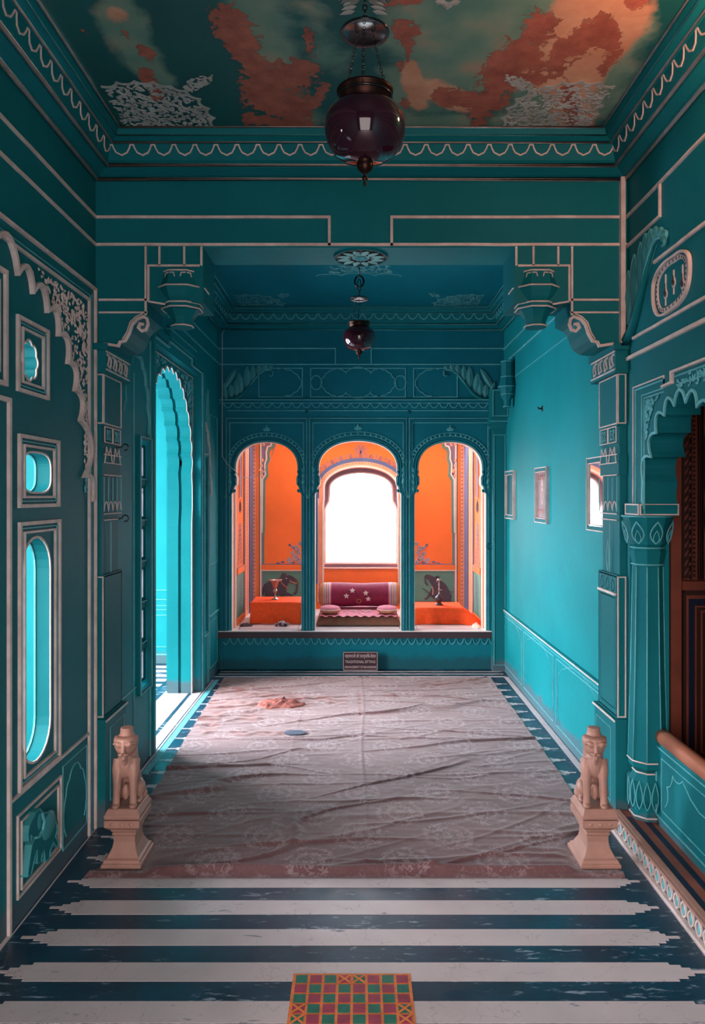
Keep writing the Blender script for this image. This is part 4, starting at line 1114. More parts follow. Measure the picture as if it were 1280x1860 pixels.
for s_ in (0, 1):
    f = (lambda l: [V(*p) for p in mirrorx(l)]) if s_ else (lambda l: [V(*p) for p in l])
    q = lambda x0, x1, y0, y1, m_, h=.004: w.prism(PA, f([(x0, y0), (x1, y0), (x1, y1), (x0, y1)]), 0, h, m_)
    q(458, 466, 780, 1110, 'peach', .010); q(466, 470.5, 780, 1110, 'orange', .014); q(470.5, 472, 780, 1110, 'dark', .012); q(472, 475, 780, 1100, 'cream', .010)
    q(475, 477, 895, 1085, 'mauve', .006); q(477, 480, 872, 1024, 'green', .006)
    for k in range(44): p = f([(462, 790 + 7 * k)])[0]; w.leaf(PA, p[0] - .01, p[1], .6, .022, .010, .003, 'terra', .010)
    z4 = lambda l: f([(400 + x / 8, 780 + y / 8) for x, y in l])
    w.prism(PA, z4([(570, 60), (900, 60), (745, 200), (735, 240), (690, 252), (668, 330), (672, 430), (648, 500), (650, 610), (660, 655), (612, 725), (604, 800), (570, 800)]), 0, .005, 'mauve')
    w.ribbon(PA, z4([(800, 100), (745, 200), (735, 240), (690, 252), (668, 330), (672, 430), (648, 500), (650, 610), (660, 655), (612, 725), (606, 1500)]), .016, .014, 'cream')
    w.ribbon(PA, z4([(850, 130), (780, 215), (765, 262), (718, 282), (700, 335), (702, 440), (678, 505), (680, 620), (688, 670), (640, 745), (634, 1500)]), .022, .009, 'green')
    for (x, y, a) in ((610, 240, 1), (640, 250, 2), (600, 480, 1.2), (600, 560, 1.6), (615, 640, 1.8), (590, 620, 2.2), (600, 700, 1.5)):
        p = z4([(x, y)])[0]; w.leaf(PA, p[0], p[1], a, .05, .03, .006, 'peach', .005)
    q(474.5, 549, 1024, 1026, 'mauve', .006); q(474.5, 549, 1026, 1035, 'orange', .010); q(474.5, 549, 1035, 1037, 'cream', .008); q(475, 549, 1037, 1092, 'green', .003)
    q(455, 549, 1092, 1115, 'terra', .004)
# below the window
w.ribbon(PA, [V(576, 1033), V(726, 1033)], .008, .006, 'mauve')
for sx in (578, 727): w.ribbon(PA, [V(sx, 905), V(sx, 1092)], .010, .02, 'marble')
w.box(-1.30, 1.34, YA + .02, YA + .14, ZSILL - .1, ZSILL + .02, 'marble')
struct('wall_alcove_back', w)
# window in the alcove
w = MB(); PWN = planeY(YA + .09)
o1 = [VW(x, y) for x, y in win_outline(9)]; i1 = [VW(x, y) for x, y in win_outline(0)]
w.prism(PWN, o1, -.05, 0, 'mauve', holes=[i1])
w.prism(PWN, [VW(x, y) for x, y in win_outline(16)], -.045, -.03, 'mauve', holes=[[VW(x, y) for x, y in win_outline(4)]])
i2 = [VW(x, y) for x, y in win_outline(1.6)]
w.ribbon(PWN, i2, .010, .006, 'cream', True)
w.prism(planeY(YA + .04), [V(x, y) for x, y in win_outline(16)], -.06, -.001, 'mauve', holes=[[V(x, y) for x, y in win_outline(9.6)]])
wo = w.build('window_1', kind='structure')
g_ = MB(); g_.prism(planeY(YA + .11), i1, -.003, 0, 'pane'); g_.build('pane', wo)
# alcove side walls and ceiling
for s_, P, nm in ((0, PSL, 'wall_alcove_left'), (1, PSR, 'wall_alcove_right')):
    w = MB(); x = aL if s_ == 0 else aR
    w.prism(P, [(7.0, ZSILL - .05), (YA + .02, ZSILL - .05), (YA + .02, Z6), (7.0, Z6)], -.12, 0, 'orange')
    q = lambda u0, u1, v0, v1, m_, h=.004: w.pbox(P, u0, u1, v0, v1, 0, h, m_)
    q(7.02, 7.05, ZSILL, Z6, 'marble', .008); q(7.08, 7.10, ZSILL, Z6, 'cream', .006)
    q(7.56, 7.58, ZSILL, Z6, 'dark', .004); q(7.60, 7.64, ZSILL, Z6, 'mauve', .006); q(7.66, 7.88, ZSILL, Z6, 'peach', .008); q(7.90, 8.17, ZSILL, Z6, 'slate', .014)
    for k in range(60): w.leaf(P, 7.74, ZSILL + .05 + k * .034, .9, .05, .02, .003, 'terra', .008)
    q(7.15, 7.56, .84, .90, 'orange', .012); q(7.15, 7.56, .90, .905, 'mauve', .012); q(7.15, 7.56, .42, .84, 'green', .003); q(7.15, 7.56, ZSILL, .42, 'orange', .014)
    q(7.27, 7.42, 1.58, 2.2, 'mauve', .006); w.rect(P, 7.27, 7.42, 1.58, 2.2, .008, .010, 'peach')
    for a in (-.5, 0, .5): mandorla(w, P, 7.345, 1.55, .12, .04, .006, .004, 'slate', -PI / 2 + a)
    for k in range(9):
        hw = .11 * (1 - k / 9)
        for t in (-1, 0, 1): w.leaf(P, 7.345 + t * hw, .92 + k * .045, PI / 2 - t * .7, .06, .035, .004, 'mauve')
    for a, bq, r in ((7.30, .70, .05), (7.40, .62, .05), (7.32, .55, .04), (7.42, .74, .035)):
        w.ribbon(P, spiral(a, bq, r, 1.3), .012, .004, 'mauve'); mandorla(w, P, a, bq - .06, .12, .04, .008, .004, 'slate')
    struct(nm, w)
w = MB(); w.prism(Plane(lambda u, v, d: (u, v, Z6 + .05 - d)), [(-1.30, 7.0), (1.34, 7.0), (1.34, YA + .15), (-1.30, YA + .15)], 0, .05, 'orange', holes=[r4(-1.0, 1.03, FILL0, FILL1)]); struct('ceiling_alcove', w)  # opening added above the arches, out of view, to light the alcove

# ================================================================== RIGHT-HAND ROOM beyond the opening
w = MB()
w.box(1.232, 3.4, -1.3, 3.60, -.02, .088, 'terra'); w.box(1.46, 3.4, 3.60, 3.9, -.02, .088, 'terra')
PT = Plane(lambda u, v, d: (u, v, .088 + d))
for a, b_ in ((1.262, 1.285), (1.325, 1.352)): w.pbox(PT, a, b_, -1.2, 3.52, 0, .0015, 'navy')
w.pbox(PT, 1.232, 1.256, -1.2, 3.60, 0, .004, 'stone')
struct('floor_dais', w)
w = MB(); PK = planeX(1.232, -1)
w.pbox(PK, -1.2, 3.60, 0, .012, 0, .022, 'line'); w.pbox(PK, -1.2, 3.60, .078, .090, 0, .014, 'stone'); w.pbox(PK, -1.2, 3.60, .012, .078, 0, .003, 'teal_d')
for k in range(52):
    a = 3.56 - .062 * k; mandorla(w, PK, a, .016, .058, .046, .007, .008, 'line', PI / 2, .003); w.leaf(PK, a, .02, PI / 2, .045, .022, .006, 'line2', .003)
struct('trim_4', w)
w = MB(); YR = 3.82; PD = planeY(YR); K = lambda x, y: onY(x, y, YR)
w.box(1.36, 3.4, YR, YR + .1, .05, ZC, 'brown')
def q(x0, x1, y0, y1, m_, h): a = K(x0, y1); c = K(x1, y0); w.pbox(PD, a[0], c[0], a[1], c[1], 0, h, m_)
for x in (1203, 1207, 1211): q(x, x + 2, 660, 1440, 'brown_d', .03)
q(1213, 1232, 620, 1440, 'brown', .035)
for x0, x1 in ((1236, 1238), (1252, 1254), (1266, 1268), (1270, 1271), (1274, 1275)): q(x0, x1, 600, 1052, 'brown_d', .02)
q(1239, 1251, 600, 1050, 'brown_d', .006)
for k in range(22):
    a = K(1245, 1045 - 16.5 * k)
    for s_ in (-1, 1): w.leaf(PD, a[0] - .012 * s_, a[1], PI / 2 - .5, .045, .012, .006, 'terra' if s_ > 0 else 'brown', .008)
    for dy in (0, 8):
        a = K(1260, 1045 - 16.5 * k - dy)
        for t in range(4): w.leaf(PD, a[0], a[1], t * PI / 2 + PI / 4 * (dy == 0), .011, .008, .004, 'brown_d')
q(1232, 1420, 1054, 1070, 'brown', .05); q(1236, 1420, 1070, 1075, 'brown_d', .045)
mb_ = [(1276, 800), (1284, 780), (1292, 820), (1286, 870), (1296, 960), (1284, 1000), (1278, 950), (1280, 900), (1275, 860)]
w.prism(PD, [K(*p) for p in mb_], 0, .01, 'navy')
struct('wall_brown', w)
o = MB()
def q(x0, x1, y0, y1, m_, h): a = K(x0, y1); c = K(x1, y0); o.pbox(PD, a[0], c[0], a[1], c[1], 0, h, m_)
q(1236, 1440, 1075, 1400, 'brown_d', .03); q(1241, 1435, 1080, 1395, 'brown', .034); q(1245, 1430, 1086, 1390, 'navy', .036); q(1255, 1424, 1098, 1374, 'brown', .044); q(1258, 1421, 1101, 1370, 'brown_d', .048); q(1264, 1415, 1106, 1362, 'brown', .052); q(1267, 1412, 1110, 1358, 'brown_d', .054)
od = o.build('door_1', kind='structure')
w = MB(); w.box(3.3, 3.4, -1.3, 3.9, 0, ZC, 'brown'); w.box(1.46, 3.4, -1.4, -1.3, 0, ZC, 'brown'); struct('wall_right_room', w)

# column in the opening
c = (1.365, 3.53, .088)
o = thing('arch_column', c, 'teal octagonal column with lotus capital at the side of the dark opening', 'column')
oc = dict(seg=8, rot=PI / 8, smooth=False)
m = MB(); m.lathe([(.086, .28), (.074, .70), (.066, 1.18)], c, 'teal', **oc)
for k in range(8):
    a = PI / 8 + k * PI / 4; m.tube([(c[0] + r * math.cos(a), c[1] + r * math.sin(a), c[2] + z) for r, z in ((.087, .28), (.075, .70), (.067, 1.18))], .0028, 'line2', 5)
m.build('shaft', o)
m = MB(); m.lathe([(0, 0), (.075, 0), (.078, .02), (.062, .03), (.066, .06), (.084, .10), (.090, .145), (.086, .18), (.066, .215), (.064, .225), (.086, .245), (.088, .265), (.09, .28), (0, .28)], c, 'teal', **oc)
for k in range(16):
    a = PI / 8 * k
    P_ = Plane(lambda u, v, d, a=a: (c[0] + (.089 + d) * math.cos(a + u / .09), c[1] + (.089 + d) * math.sin(a + u / .09), c[2] + v))
    mandorla(m, P_, 0, .06, .13, .03, .004, .003, 'line2')
for r, z in ((.09, .275), (.068, .22), (.08, .018)): m.tube([(c[0] + r * math.cos(PI / 8 + PI / 4 * k), c[1] + r * math.sin(PI / 8 + PI / 4 * k), c[2] + z) for k in range(8)], .004, 'line', 6, True)
m.build('base', o)
m = MB(); m.lathe([(0, 1.18), (.070, 1.18), (.072, 1.20), (.082, 1.25), (.074, 1.262), (.074, 1.275), (.084, 1.285), (.090, 1.33), (.108, 1.395), (.114, 1.41), (.114, 1.42), (0, 1.42)], c, 'teal', **oc)
for k in range(8):
    a = PI / 4 * k
    for r0, z, L_, W_ in ((.104, 1.29, .10, .055), (.083, 1.195, .045, .028)):
        P_ = Plane(lambda u, v, d, a=a, r0=r0: (c[0] + (r0 + (v - 1.33) * .22 + d) * math.cos(a + u / r0), c[1] + (r0 + (v - 1.33) * .22 + d) * math.sin(a + u / r0), c[2] + v))
        mandorla(m, P_, 0, z, L_, W_, .005, .004, 'line2'); mandorla(m, P_, 0, z, L_ * .6, W_ * .5, .003, .004, 'line2')
for r, z in ((.115, 1.415), (.076, 1.268), (.072, 1.19)): m.tube([(c[0] + r * math.cos(PI / 8 + PI / 4 * k), c[1] + r * math.sin(PI / 8 + PI / 4 * k), c[2] + z) for k in range(8)], .004, 'line2', 6, True)
m.box(1.278, 1.46, 3.405, 3.58, c[2] + 1.42, c[2] + 1.475, 'teal')
P_ = planeX(1.278, -1); m.rect(P_, 3.41, 3.575, c[2] + 1.425, c[2] + 1.470, .006, .004, 'line'); P_ = planeY(3.405); m.rect(P_, 1.283, 1.455, c[2] + 1.425, c[2] + 1.470, .006, .004, 'line')
m.build('capital', o)

# low parapet with a timber rail
o = thing('parapet', (1.40, 3.0, .088), 'low teal panelled parapet with brown rail across the dark opening', 'parapet')
m = MB(); m.box(1.38, 1.44, 1.6, 3.50, .088, .465, 'teal'); P_ = planeX(1.38, -1)
m.rect(P_, 2.50, 3.46, .13, .445, .005, .006, 'line2'); m.rect(P_, 2.55, 3.40, .17, .405, .004, .004, 'line2')
m.ribbon(P_, scallop([(3.36, .20), (3.34, .30), (3.28, .37), (3.18, .385), (2.80, .385), (2.70, .37)], .18, 5, 1), .004, .004, 'line2')
m.build('panel', o)
m = MB(); m.tube([(1.405, y, .487) for y in (1.6, 2.2, 2.8, 3.2, 3.50)], .036, 'rail', 14); m.build('rail', o, label='polished brown rail')
# ================================================================== LANTERNS
def link(mb, p, q, r, L, roll):
    d = (q - p); ln = d.length; d.normalize(); up = Vector((1, 0, 0)) if abs(d.x) < .8 else Vector((0, 1, 0))
    a = d.cross(up).normalized(); b_ = d.cross(a)
    s = a * math.cos(roll) + b_ * math.sin(roll); mid = (p + q) / 2; h = ln * .62
    mb.tube([mid + d * h * math.sin(2 * PI * k / 10) + s * L * math.cos(2 * PI * k / 10) for k in range(10)], r, 'metal', 5, True)
def chain(mb, p, q, n, r=.0011, L=.0034):
    p, q = Vector(p), Vector(q)
    for i in range(n): link(mb, p.lerp(q, i / n), p.lerp(q, (i + 1) / n), r, L, (i % 2) * PI / 2)
LX, LY, LZ0 = .0185, 2.0, 2.585
o = thing('hanging_lantern', (LX, LY, LZ0), 'large near purple glass globe lantern hanging on chains from the flaking front ceiling', 'lantern')
m = MB()
gp = [(.026, -.094), (.050, -.089), (.076, -.076), (.096, -.053), (.106, -.026), (.109, -.004), (.107, .014), (.100, .032), (.089, .045), (.077, .054), (.069, .060), (.067, .066)]
gi = [(r - .004, z) for r, z in reversed(gp)]
m.lathe(gp + gi, (LX, LY, LZ0), 'purple', 48); m.build('globe', o)
m = MB(); m.lathe([(.064, .058), (.070, .060), (.0705, .086), (.075, .088), (.076, .094), (.071, .096), (.067, .092), (.066, .066), (.060, .062)], (LX, LY, LZ0), 'brass', 40)
m.tube([(LX + .072 * math.cos(a), LY + .072 * math.sin(a), LZ0 + .076) for a in [2 * PI * k / 32 for k in range(32)]], .003, 'metal', 6, True); m.build('rim', o)
m = MB(); m.lathe([(0, -.160), (.003, -.158), (.005, -.152), (.002, -.146), (.007, -.141), (.008, -.136), (.003, -.130), (.004, -.126), (.012, -.122), (.020, -.114), (.022, -.104), (.021, -.088), (.028, -.084), (.030, -.078), (0, -.078)], (LX, LY, LZ0), 'brass', 24); m.build('finial', o)
zd = LZ0 + .253
m = MB(); m.lathe([(0, .018), (.012, .017), (.030, .012), (.055, .006), (.064, .001), (.066, -.003), (.064, -.006), (.055, -.002), (.030, .003), (.0, .006)], (LX, LY, zd), 'metal', 40); m.build('smoke_bell', o)
for k in range(3):
    a = 2 * PI * k / 3 + math.radians(25)
    m = MB(); chain(m, (LX + .073 * math.cos(a), LY + .073 * math.sin(a), LZ0 + .080), (LX + .022 * math.cos(a), LY + .022 * math.sin(a), zd), 20)
    m.ball((LX + .074 * math.cos(a), LY + .074 * math.sin(a), LZ0 + .076), .005, 'metal', 8, 6); m.build('chain', o)
m = MB(); m.tube([(LX, LY, zd + .015), (LX, LY, zd + .030)], .003, 'metal', 8); m.tube([(LX + .007 * math.cos(a), LY, zd + .037 + .007 * math.sin(a)) for a in [2 * PI * k / 16 for k in range(16)]], .0022, 'metal', 6, True)
chain(m, (LX, LY, zd + .042), (LX, LY, LZ0 + .46), 11, .002, .006); m.tube([(LX, LY, LZ0 + .45), (LX, LY, ZC)], .0025, 'metal', 6); m.build('hook', o)
lan1 = o
l2 = copy_tree(lan1, (.008, 5.0, 2.661), label='small far purple glass globe lantern hanging in the rear bay', cat='lantern')
for ch in l2.children:
    if ch.name.startswith('hook'):                      # its hook carries a large ring and a shorter drop
        m = MB(); z0 = zd + .03
        m.tube([(LX, LY, zd + .015), (LX, LY, zd + .055)], .003, 'metal', 8)
        m.tube([(LX + .030 * math.cos(a), LY, zd + .115 + .038 * math.sin(a)) for a in [2 * PI * k / 24 for k in range(24)]], .006, 'metal', 8, True)
        m.tube([(LX + .012 * math.cos(a), LY + .004, zd + .090 + .042 * math.sin(a)) for a in [2 * PI * k / 24 for k in range(24)]], .003, 'metal', 8, True)
        m.tube([(LX, LY, zd + .15), (LX, LY, ZC - .076)], .004, 'metal', 8)
        nm = m.build('hook_ring', lan1); ch.data = nm.data; bpy.data.objects.remove(nm); ch.name = 'hook_ring'

# ================================================================== PEDESTALS AND GUARDIAN LIONS
def pedestal(cx, lbl, slim=1):
    c = (cx, 3.30, .006)
    o = thing('stone_pedestal', c, lbl, 'pedestal')
    m = MB(); m.sqlathe([(.086, 0), (.086, .016), (.079, .020), (.077, .030), (.068, .036), (.060, .052), (.051, .072), (.047, .095), (.047, .122), (.052, .126), (.052, .134), (.047, .138)], c, 'stone', 1, 1.25)
    bevel(m.build('foot', o), .003)
    m = MB(); m.sqlathe([(.047, .138), (.055, .144), (.055, .150), (.060, .154), (.074, .168), (.076, .172), (.076, .198), (.073, .200)], c, 'stone', 1, 1.25)
    for k in range(3): m.ball((cx - .042 + .042 * k, 3.30 - .076 * 1.25, .006 + .184), .011, 'stone', 10, 6, (1, .4, .7))
    bevel(m.build('collar', o), .003)
    m = MB(); m.sqlathe([(.071, .202), (.076, .205), (.077, .220), (.074, .225), (.066, .242), (.063, .246)], c, 'stone', 1, 1.25); bevel(m.build('top_slab', o), .003)
    return o
p1 = pedestal(-1.012, 'carved pink stone pedestal on the left front corner of the floor cloth')
p2 = pedestal(1.038, 'carved pink stone pedestal on the right front corner of the floor cloth')
def lion(cx, cy, z0, lbl, rz=0):
    o = bpy.data.objects
    m = MB(); S = 'stone'; B_ = m.ball
    for s in (-1, 1):
        m.tube([(s * .036, -.052, .004), (s * .035, -.048, .05), (s * .034, -.042, .105), (s * .033, -.028, .155), (s * .028, -.01, .195)], [.016, .0155, .018, .026, .030], S, 12)
        B_((s * .036, -.062, .010), .017, S, 12, 8, (1, 1.25, .65))
        B_((s * .040, .045, .046), .040, S, 14, 10, (.75, 1.15, 1.1))
        B_((s * .050, .008, .012), .017, S, 12, 8, (.9, 1.8, .7)); B_((s * .050, .06, .02), .026, S)
        B_((s * .020, -.074, .276), .0125, S, 12, 8, (1.2, .7, .55)); B_((s * .020, -.073, .268), .008, S, 12, 8, (1.3, .8, .6))
        m.tube([(s * .004, -.086, .238), (s * .014, -.083, .236), (s * .024, -.074, .240)], [.006, .006, .003], S, 8)
        B_((s * .045, -.02, .285), .013, S, 10, 8, (.6, 1, 1.3))
    m.tube([(0, .060, .045), (0, .048, .10), (0, .026, .155), (0, .012, .205), (0, .006, .245), (0, .002, .280)], [.048, .048, .046, .043, .042, .042], S, 18)
    B_((0, -.020, .172), .042, S, 16, 12, (1.0, .85, 1.4)); B_((0, -.030, .06), .022, S, 12, 8, (.8, .8, 1.6))
    m.lathe([(.0, .302), (.040, .302), (.050, .296), (.053, .284), (.051, .268), (.046, .250), (.036, .232), (.024, .220), (0, .218)], (0, -.026, 0), S, 20, 1, .95); B_((0, -.034, .258), .043, S, 18, 12, (1, 1, .9))
    m.tube([(0, -.070, .286), (0, -.080, .262), (0, -.086, .244)], [.008, .009, .010], S, 10); B_((0, -.070, .222), .013, S, 12, 8, (1, 1, 1.3)); B_((0, -.058, .205), .014, S, 12, 8, (.9, .8, 1.4))
    m.tube([(0, -.008, .290), (0, -.008, .318), (0, -.008, .334)], [.034, .0275, .028], S, 20)
    m.tube([(-.046, -.058, .276), (-.026, -.074, .285), (-.006, -.076, .276), (0, -.078, .268), (.006, -.076, .276), (.026, -.074, .285), (.046, -.058, .276)], .0055, S, 8); m.tube([(.03, .085, .02), (.045, .10, .05), (.03, .09, .10), (.015, .07, .13)], [.012, .010, .008, .009], S, 8)
    ob = m.build('lion_statue', loc=(0, 0, 0)); ob.location = (cx, cy, z0); ob.rotation_euler.z = rz
    md = ob.modifiers.new('skin', 'REMESH'); md.mode = 'VOXEL'; md.voxel_size = .0028; md.use_smooth_shade = True
    sm = ob.modifiers.new('soft', 'SMOOTH'); sm.iterations = 2; sm.factor = .5
    return tag(ob, lbl, 'statue')
lion(-1.013, 3.29, .251, 'seated pink stone lion on the left pedestal, head turned slightly to the left', math.radians(5))
lion(1.034, 3.29, .251, 'seated pink stone lion on the right pedestal with a rounder face', math.radians(-9))

# ================================================================== FLOOR CLOTH
NX, NY = 300, 420
def edge(y):
    t = (y - 3.13) / 3.42
    l = -1.080 - .09 * t + .010 * noise.noise((y * 3, 1, 1)); r = 1.115 + .04 * min(1, t * 3) + .010 * noise.noise((y * 3, 9, 1))
    if y < 3.30: l -= .06 * ((3.30 - y) / .17) ** 1.5
    return l, r
def ridge(x, y, ang, period, seed, wob=.42):
    c, s_ = math.cos(ang), math.sin(ang); u = x * c + y * s_; v = -x * s_ + y * c
    n = noise.noise((u * .7 + seed, v * 2.2, seed)) * wob + noise.noise((u * 2.2, v * 5, seed + 4)) * wob * .25
    t = (v / period + n * 2.2); d = abs(t - round(t)); idx = round(t)
    am = max(0, noise.noise((u * .9 + idx * 3.1, idx * 1.7, seed + 9)) + .25)
    return math.exp(-(d * period / .016) ** 2) * am
vs = []; stain = []
marks = [(385, 1284, 560, 1280, 9), (372, 1330, 405, 1290, 9), (430, 1262, 620, 1275, 4), (600, 1275, 625, 1278, 6), (440, 1305, 470, 1305, 7), (420, 1335, 540, 1336, 4), (650, 1262, 655, 1300, 3), (400, 1245, 455, 1245, 8), (760, 1245, 880, 1240, 6), (700, 1262, 715, 1268, 4), (350, 1300, 385, 1320, 9)]
for j in range(NY + 1):
    y = 3.125 + (6.55 - 3.125) * j / NY; l, r = edge(y)
    for i in range(NX + 1):
        x = l + (r - l) * i / NX
        fade = min(1, (6.7 - y) / 2.2)
        z = .010 + .0035 * noise.noise((x * 3, y * 3, 0)) + .0016 * noise.noise((x * 14, y * 26, 2))
        z += .020 * ridge(x, y, .16, .26, 3) * (.35 + .65 * fade) + .015 * ridge(x, y, .42, .55, 11) + .009 * ridge(x, y, .03, .16, 23) * fade + .012 * ridge(x, y, -.10, .40, 41) + .006 * ridge(x, y, .55, .21, 57) * fade
        z -= .0 if y > 3.16 else .006
        z += .004 * math.exp(-((x - .03 + .01 * math.sin(y * 3)) / .008) ** 2) + .003 * math.exp(-((x + .42) / .01) ** 2)
        z += .032 * math.exp(-((y - 3.175 - .02 * noise.noise((x * 1.3, 0, 5))) / .022) ** 2) * (.7 + .5 * noise.noise((x * 2, 4, 4)))
        if j == 0: z = .004
        for cx in (-1.012, 1.038):
            dx, dy = max(0, abs(x - cx) - .10), max(0, abs(y - 3.30) - .12); d = math.hypot(dx, dy)
            if d < .05: z = .006 + (z - .006) * (d / .05) - (.002 if d == 0 else 0)
        px = VX + FOC * x / y; py = VY + FOC * EYE / y
        s_ = soft(px, py, marks); stain.append(s_)
        z += .012 * s_ * noise.noise((x * 16, y * 16, 8))
        vs.append((x, y, max(.002, z)))
fs = [(j * (NX + 1) + i, j * (NX + 1) + i + 1, (j + 1) * (NX + 1) + i + 1, (j + 1) * (NX + 1) + i) for j in range(NY) for i in range(NX)]
m = MB(); m.add(vs, fs, 'carpet', True); o = m.build('floor_cloth', fix=False, label='faded mauve damask floor cloth with woven flowers and creases spread over the striped floor', cat='floor cloth')
a = o.data.attributes.new('stain', 'FLOAT', 'POINT'); a.data.foreach_set('value', stain)
m = MB(); cx, cy = onZ(536, 1331, .015)
m.prism(Plane(lambda u, v, d: (u, v, .013 + d)), [(cx + .075 * math.cos(t) * (1 + .25 * noise.noise((math.cos(t), math.sin(t), 3))), cy + .05 * math.sin(t)) for t in [2 * PI * k / 18 for k in range(18)]], 0, .006, 'bluepatch')
m.build('cloth_patch', o, label='small grey-blue patch')
def crumple(name, cx, cy, z, rx, ry, h, mt, seed, lbl, cat, n=26):
    m = MB(); vs = []; 
    for j in range(n + 1):
        for i in range(n + 1):
            u, v = 2 * i / n - 1, 2 * j / n - 1; rr = max(abs(u), abs(v)); a = math.atan2(v, u)
            k = rr / (math.hypot(u, v) + 1e-6) if rr else 0
            e = 1 + .35 * noise.noise((math.cos(a) * 1.5, math.sin(a) * 1.5, seed))
            x, y = u * k * rx * e, v * k * ry * e
            zz = h * (1 - rr) ** .6 * (.45 + .9 * abs(noise.noise((u * 2.6, v * 2.6, seed)))) + .004 + .25 * h * abs(noise.noise((u * 6, v * 6, seed + 2)))
            vs.append((cx + x, cy + y, z + (zz if rr < .999 else 0)))
    fs = [(j * (n + 1) + i, j * (n + 1) + i + 1, (j + 1) * (n + 1) + i + 1, (j + 1) * (n + 1) + i) for j in range(n) for i in range(n)]
    m.add(vs, fs, mt, True); return m.build(name, loc=(cx, cy, z), fix=False, label=lbl, cat=cat)
cx, cy = onZ(506, 1280, .01); crumple('crumpled_rag', cx, cy, .008, .17, .14, .055, 'red_rag', 4, 'crumpled faded red rag lying on the far left part of the floor cloth', 'rag')

# ================================================================== SEAT IN THE ALCOVE
bx0, bx1 = onY(574, 0, 7.10)[0], onY(727, 0, 7.10)[0]
o = thing('mattress', ((bx0 + bx1) / 2, 7.5, ZSILL), 'quilted pink topped mattress with brown sides on the alcove floor', 'mattress')
n = 30; vs = []
m = MB()
for j in range(n + 1):
    for i in range(n + 1):
        u, v = i / n, j / n; x = bx0 + (bx1 - bx0) * u; y = 7.10 + .86 * v
        e = min(u, 1 - u, v, 1 - v); z = ZSILL + .014 + .075 * min(1, (e * 14)) ** .4 * 1 + .004 * noise.noise((x * 9, y * 9, 1))
        if e == 0: z = ZSILL + .028
        vs.append((x, y, z))
m.add(vs, [(j * (n + 1) + i, j * (n + 1) + i + 1, (j + 1) * (n + 1) + i + 1, (j + 1) * (n + 1) + i) for j in range(n) for i in range(n)], 'brownc', True)
m.box(bx0, bx1, 7.10, 7.96, ZSILL + .012, ZSILL + .030, 'brownc'); m.build('pad', o)
m = MB(); vs = []; n = 40
for j in range(13):
    for i in range(n + 1):
        u = i / n; v = j / 12; x = bx0 + .03 + (bx1 - bx0 - .06) * u; y0 = 7.125 + (.0 if .2 < u < .8 else 0) + .012 * math.sin(u * 2 * PI * 9)
        y = y0 + (7.93 - y0) * v; z = ZSILL + .092 + .004 * noise.noise((x * 9, y * 9, 1)) + (.006 * math.sin(u * 2 * PI * 9) * (1 - v) ** 3) + .002
        vs.append((x, y, z))
m.add(vs, [(j * (n + 1) + i, j * (n + 1) + i + 1, (j + 1) * (n + 1) + i + 1, (j + 1) * (n + 1) + i) for j in range(12) for i in range(n)], 'pinkc', True)
m.build('coverlet', o, fix=False)
for x in (bx0 + .03, bx1 - .03):
    for y in (7.13, 7.9): m = MB(); m.box(x - .015, x + .015, y - .015, y + .015, ZSILL, ZSILL + .013, 'dark'); m.build('foot', o)
def star(mb, P, u, v, r, mt, h=.003, k5=5):
    for k in range(k5): mb.leaf(P, u, v, PI / 2 + 2 * PI * k / k5, r, r * .55, h, mt)
PM = Plane(lambda u, v, d: (u, v, ZSILL + .095 + d))
rnd = random.Random(5)
fl_ = [(626, 1110), (640, 1107), (652, 1113), (660, 1107), (670, 1109), (631, 1114), (645, 1111), (657, 1116), (666, 1112)]
for k, (px, py) in enumerate(fl_):
    x, y = onZ(px, py, ZSILL + .096); m = MB(); star(m, PM, x, min(7.45, y), .024, 'petal', .006)
    m.build('white_blossom', loc=(x, min(7.45, y), ZSILL + .096), label='white blossom scattered on the pink mattress top', cat='flower', group='blossoms scattered on the mattress')
# bolster
bc = (.018, 7.68, ZSILL + .104 + .124)
o = thing('bolster', (bc[0], bc[1], bc[2] - .124), 'long maroon bolster with tan striped ends and embroidered flowers', 'cushion')
def xl(mb, prof, mt, mats=None, seg=36):
    vs = []
    for x, r in prof:
        for k in range(seg):
            a = 2 * PI * k / seg; rr = r * (1 + .02 * noise.noise((x * 4, a, 1)))
            vs.append((bc[0] + x, bc[1] + rr * math.cos(a), bc[2] + rr * math.sin(a) * (.98 + .03 * noise.noise((x * 3, 0, 2)))))
    for i in range(len(prof) - 1): mb.add([vs[i * seg + k] for k in range(seg)] + [vs[(i + 1) * seg + k] for k in range(seg)], [(k, (k + 1) % seg, (k + 1) % seg + seg, k + seg) for k in range(seg)], mats[i] if mats else mt, True)
m = MB(); xs = [-.30 + .06 * i for i in range(11)]; xl(m, [(x, .124 - .006 * math.cos(x * 4) ** 8) for x in xs], 'maroon'); 
P_ = Plane(lambda u, v, d: (bc[0] + u, bc[1] - (.122 + d) * math.cos(v / .124), bc[2] + (.122 + d) * math.sin(v / .124)))
for u, v in ((-.075, .055), (.06, .03), (-.135, .0), (.085, -.03)): star(m, P_, u, v, .028, 'petal', .004)
for k in range(8): star(m, P_, -.01 + .022 * math.cos(k * PI / 4), -.055 + .022 * math.sin(k * PI / 4), .010, 'tan', .004)
m.build('cover', o)
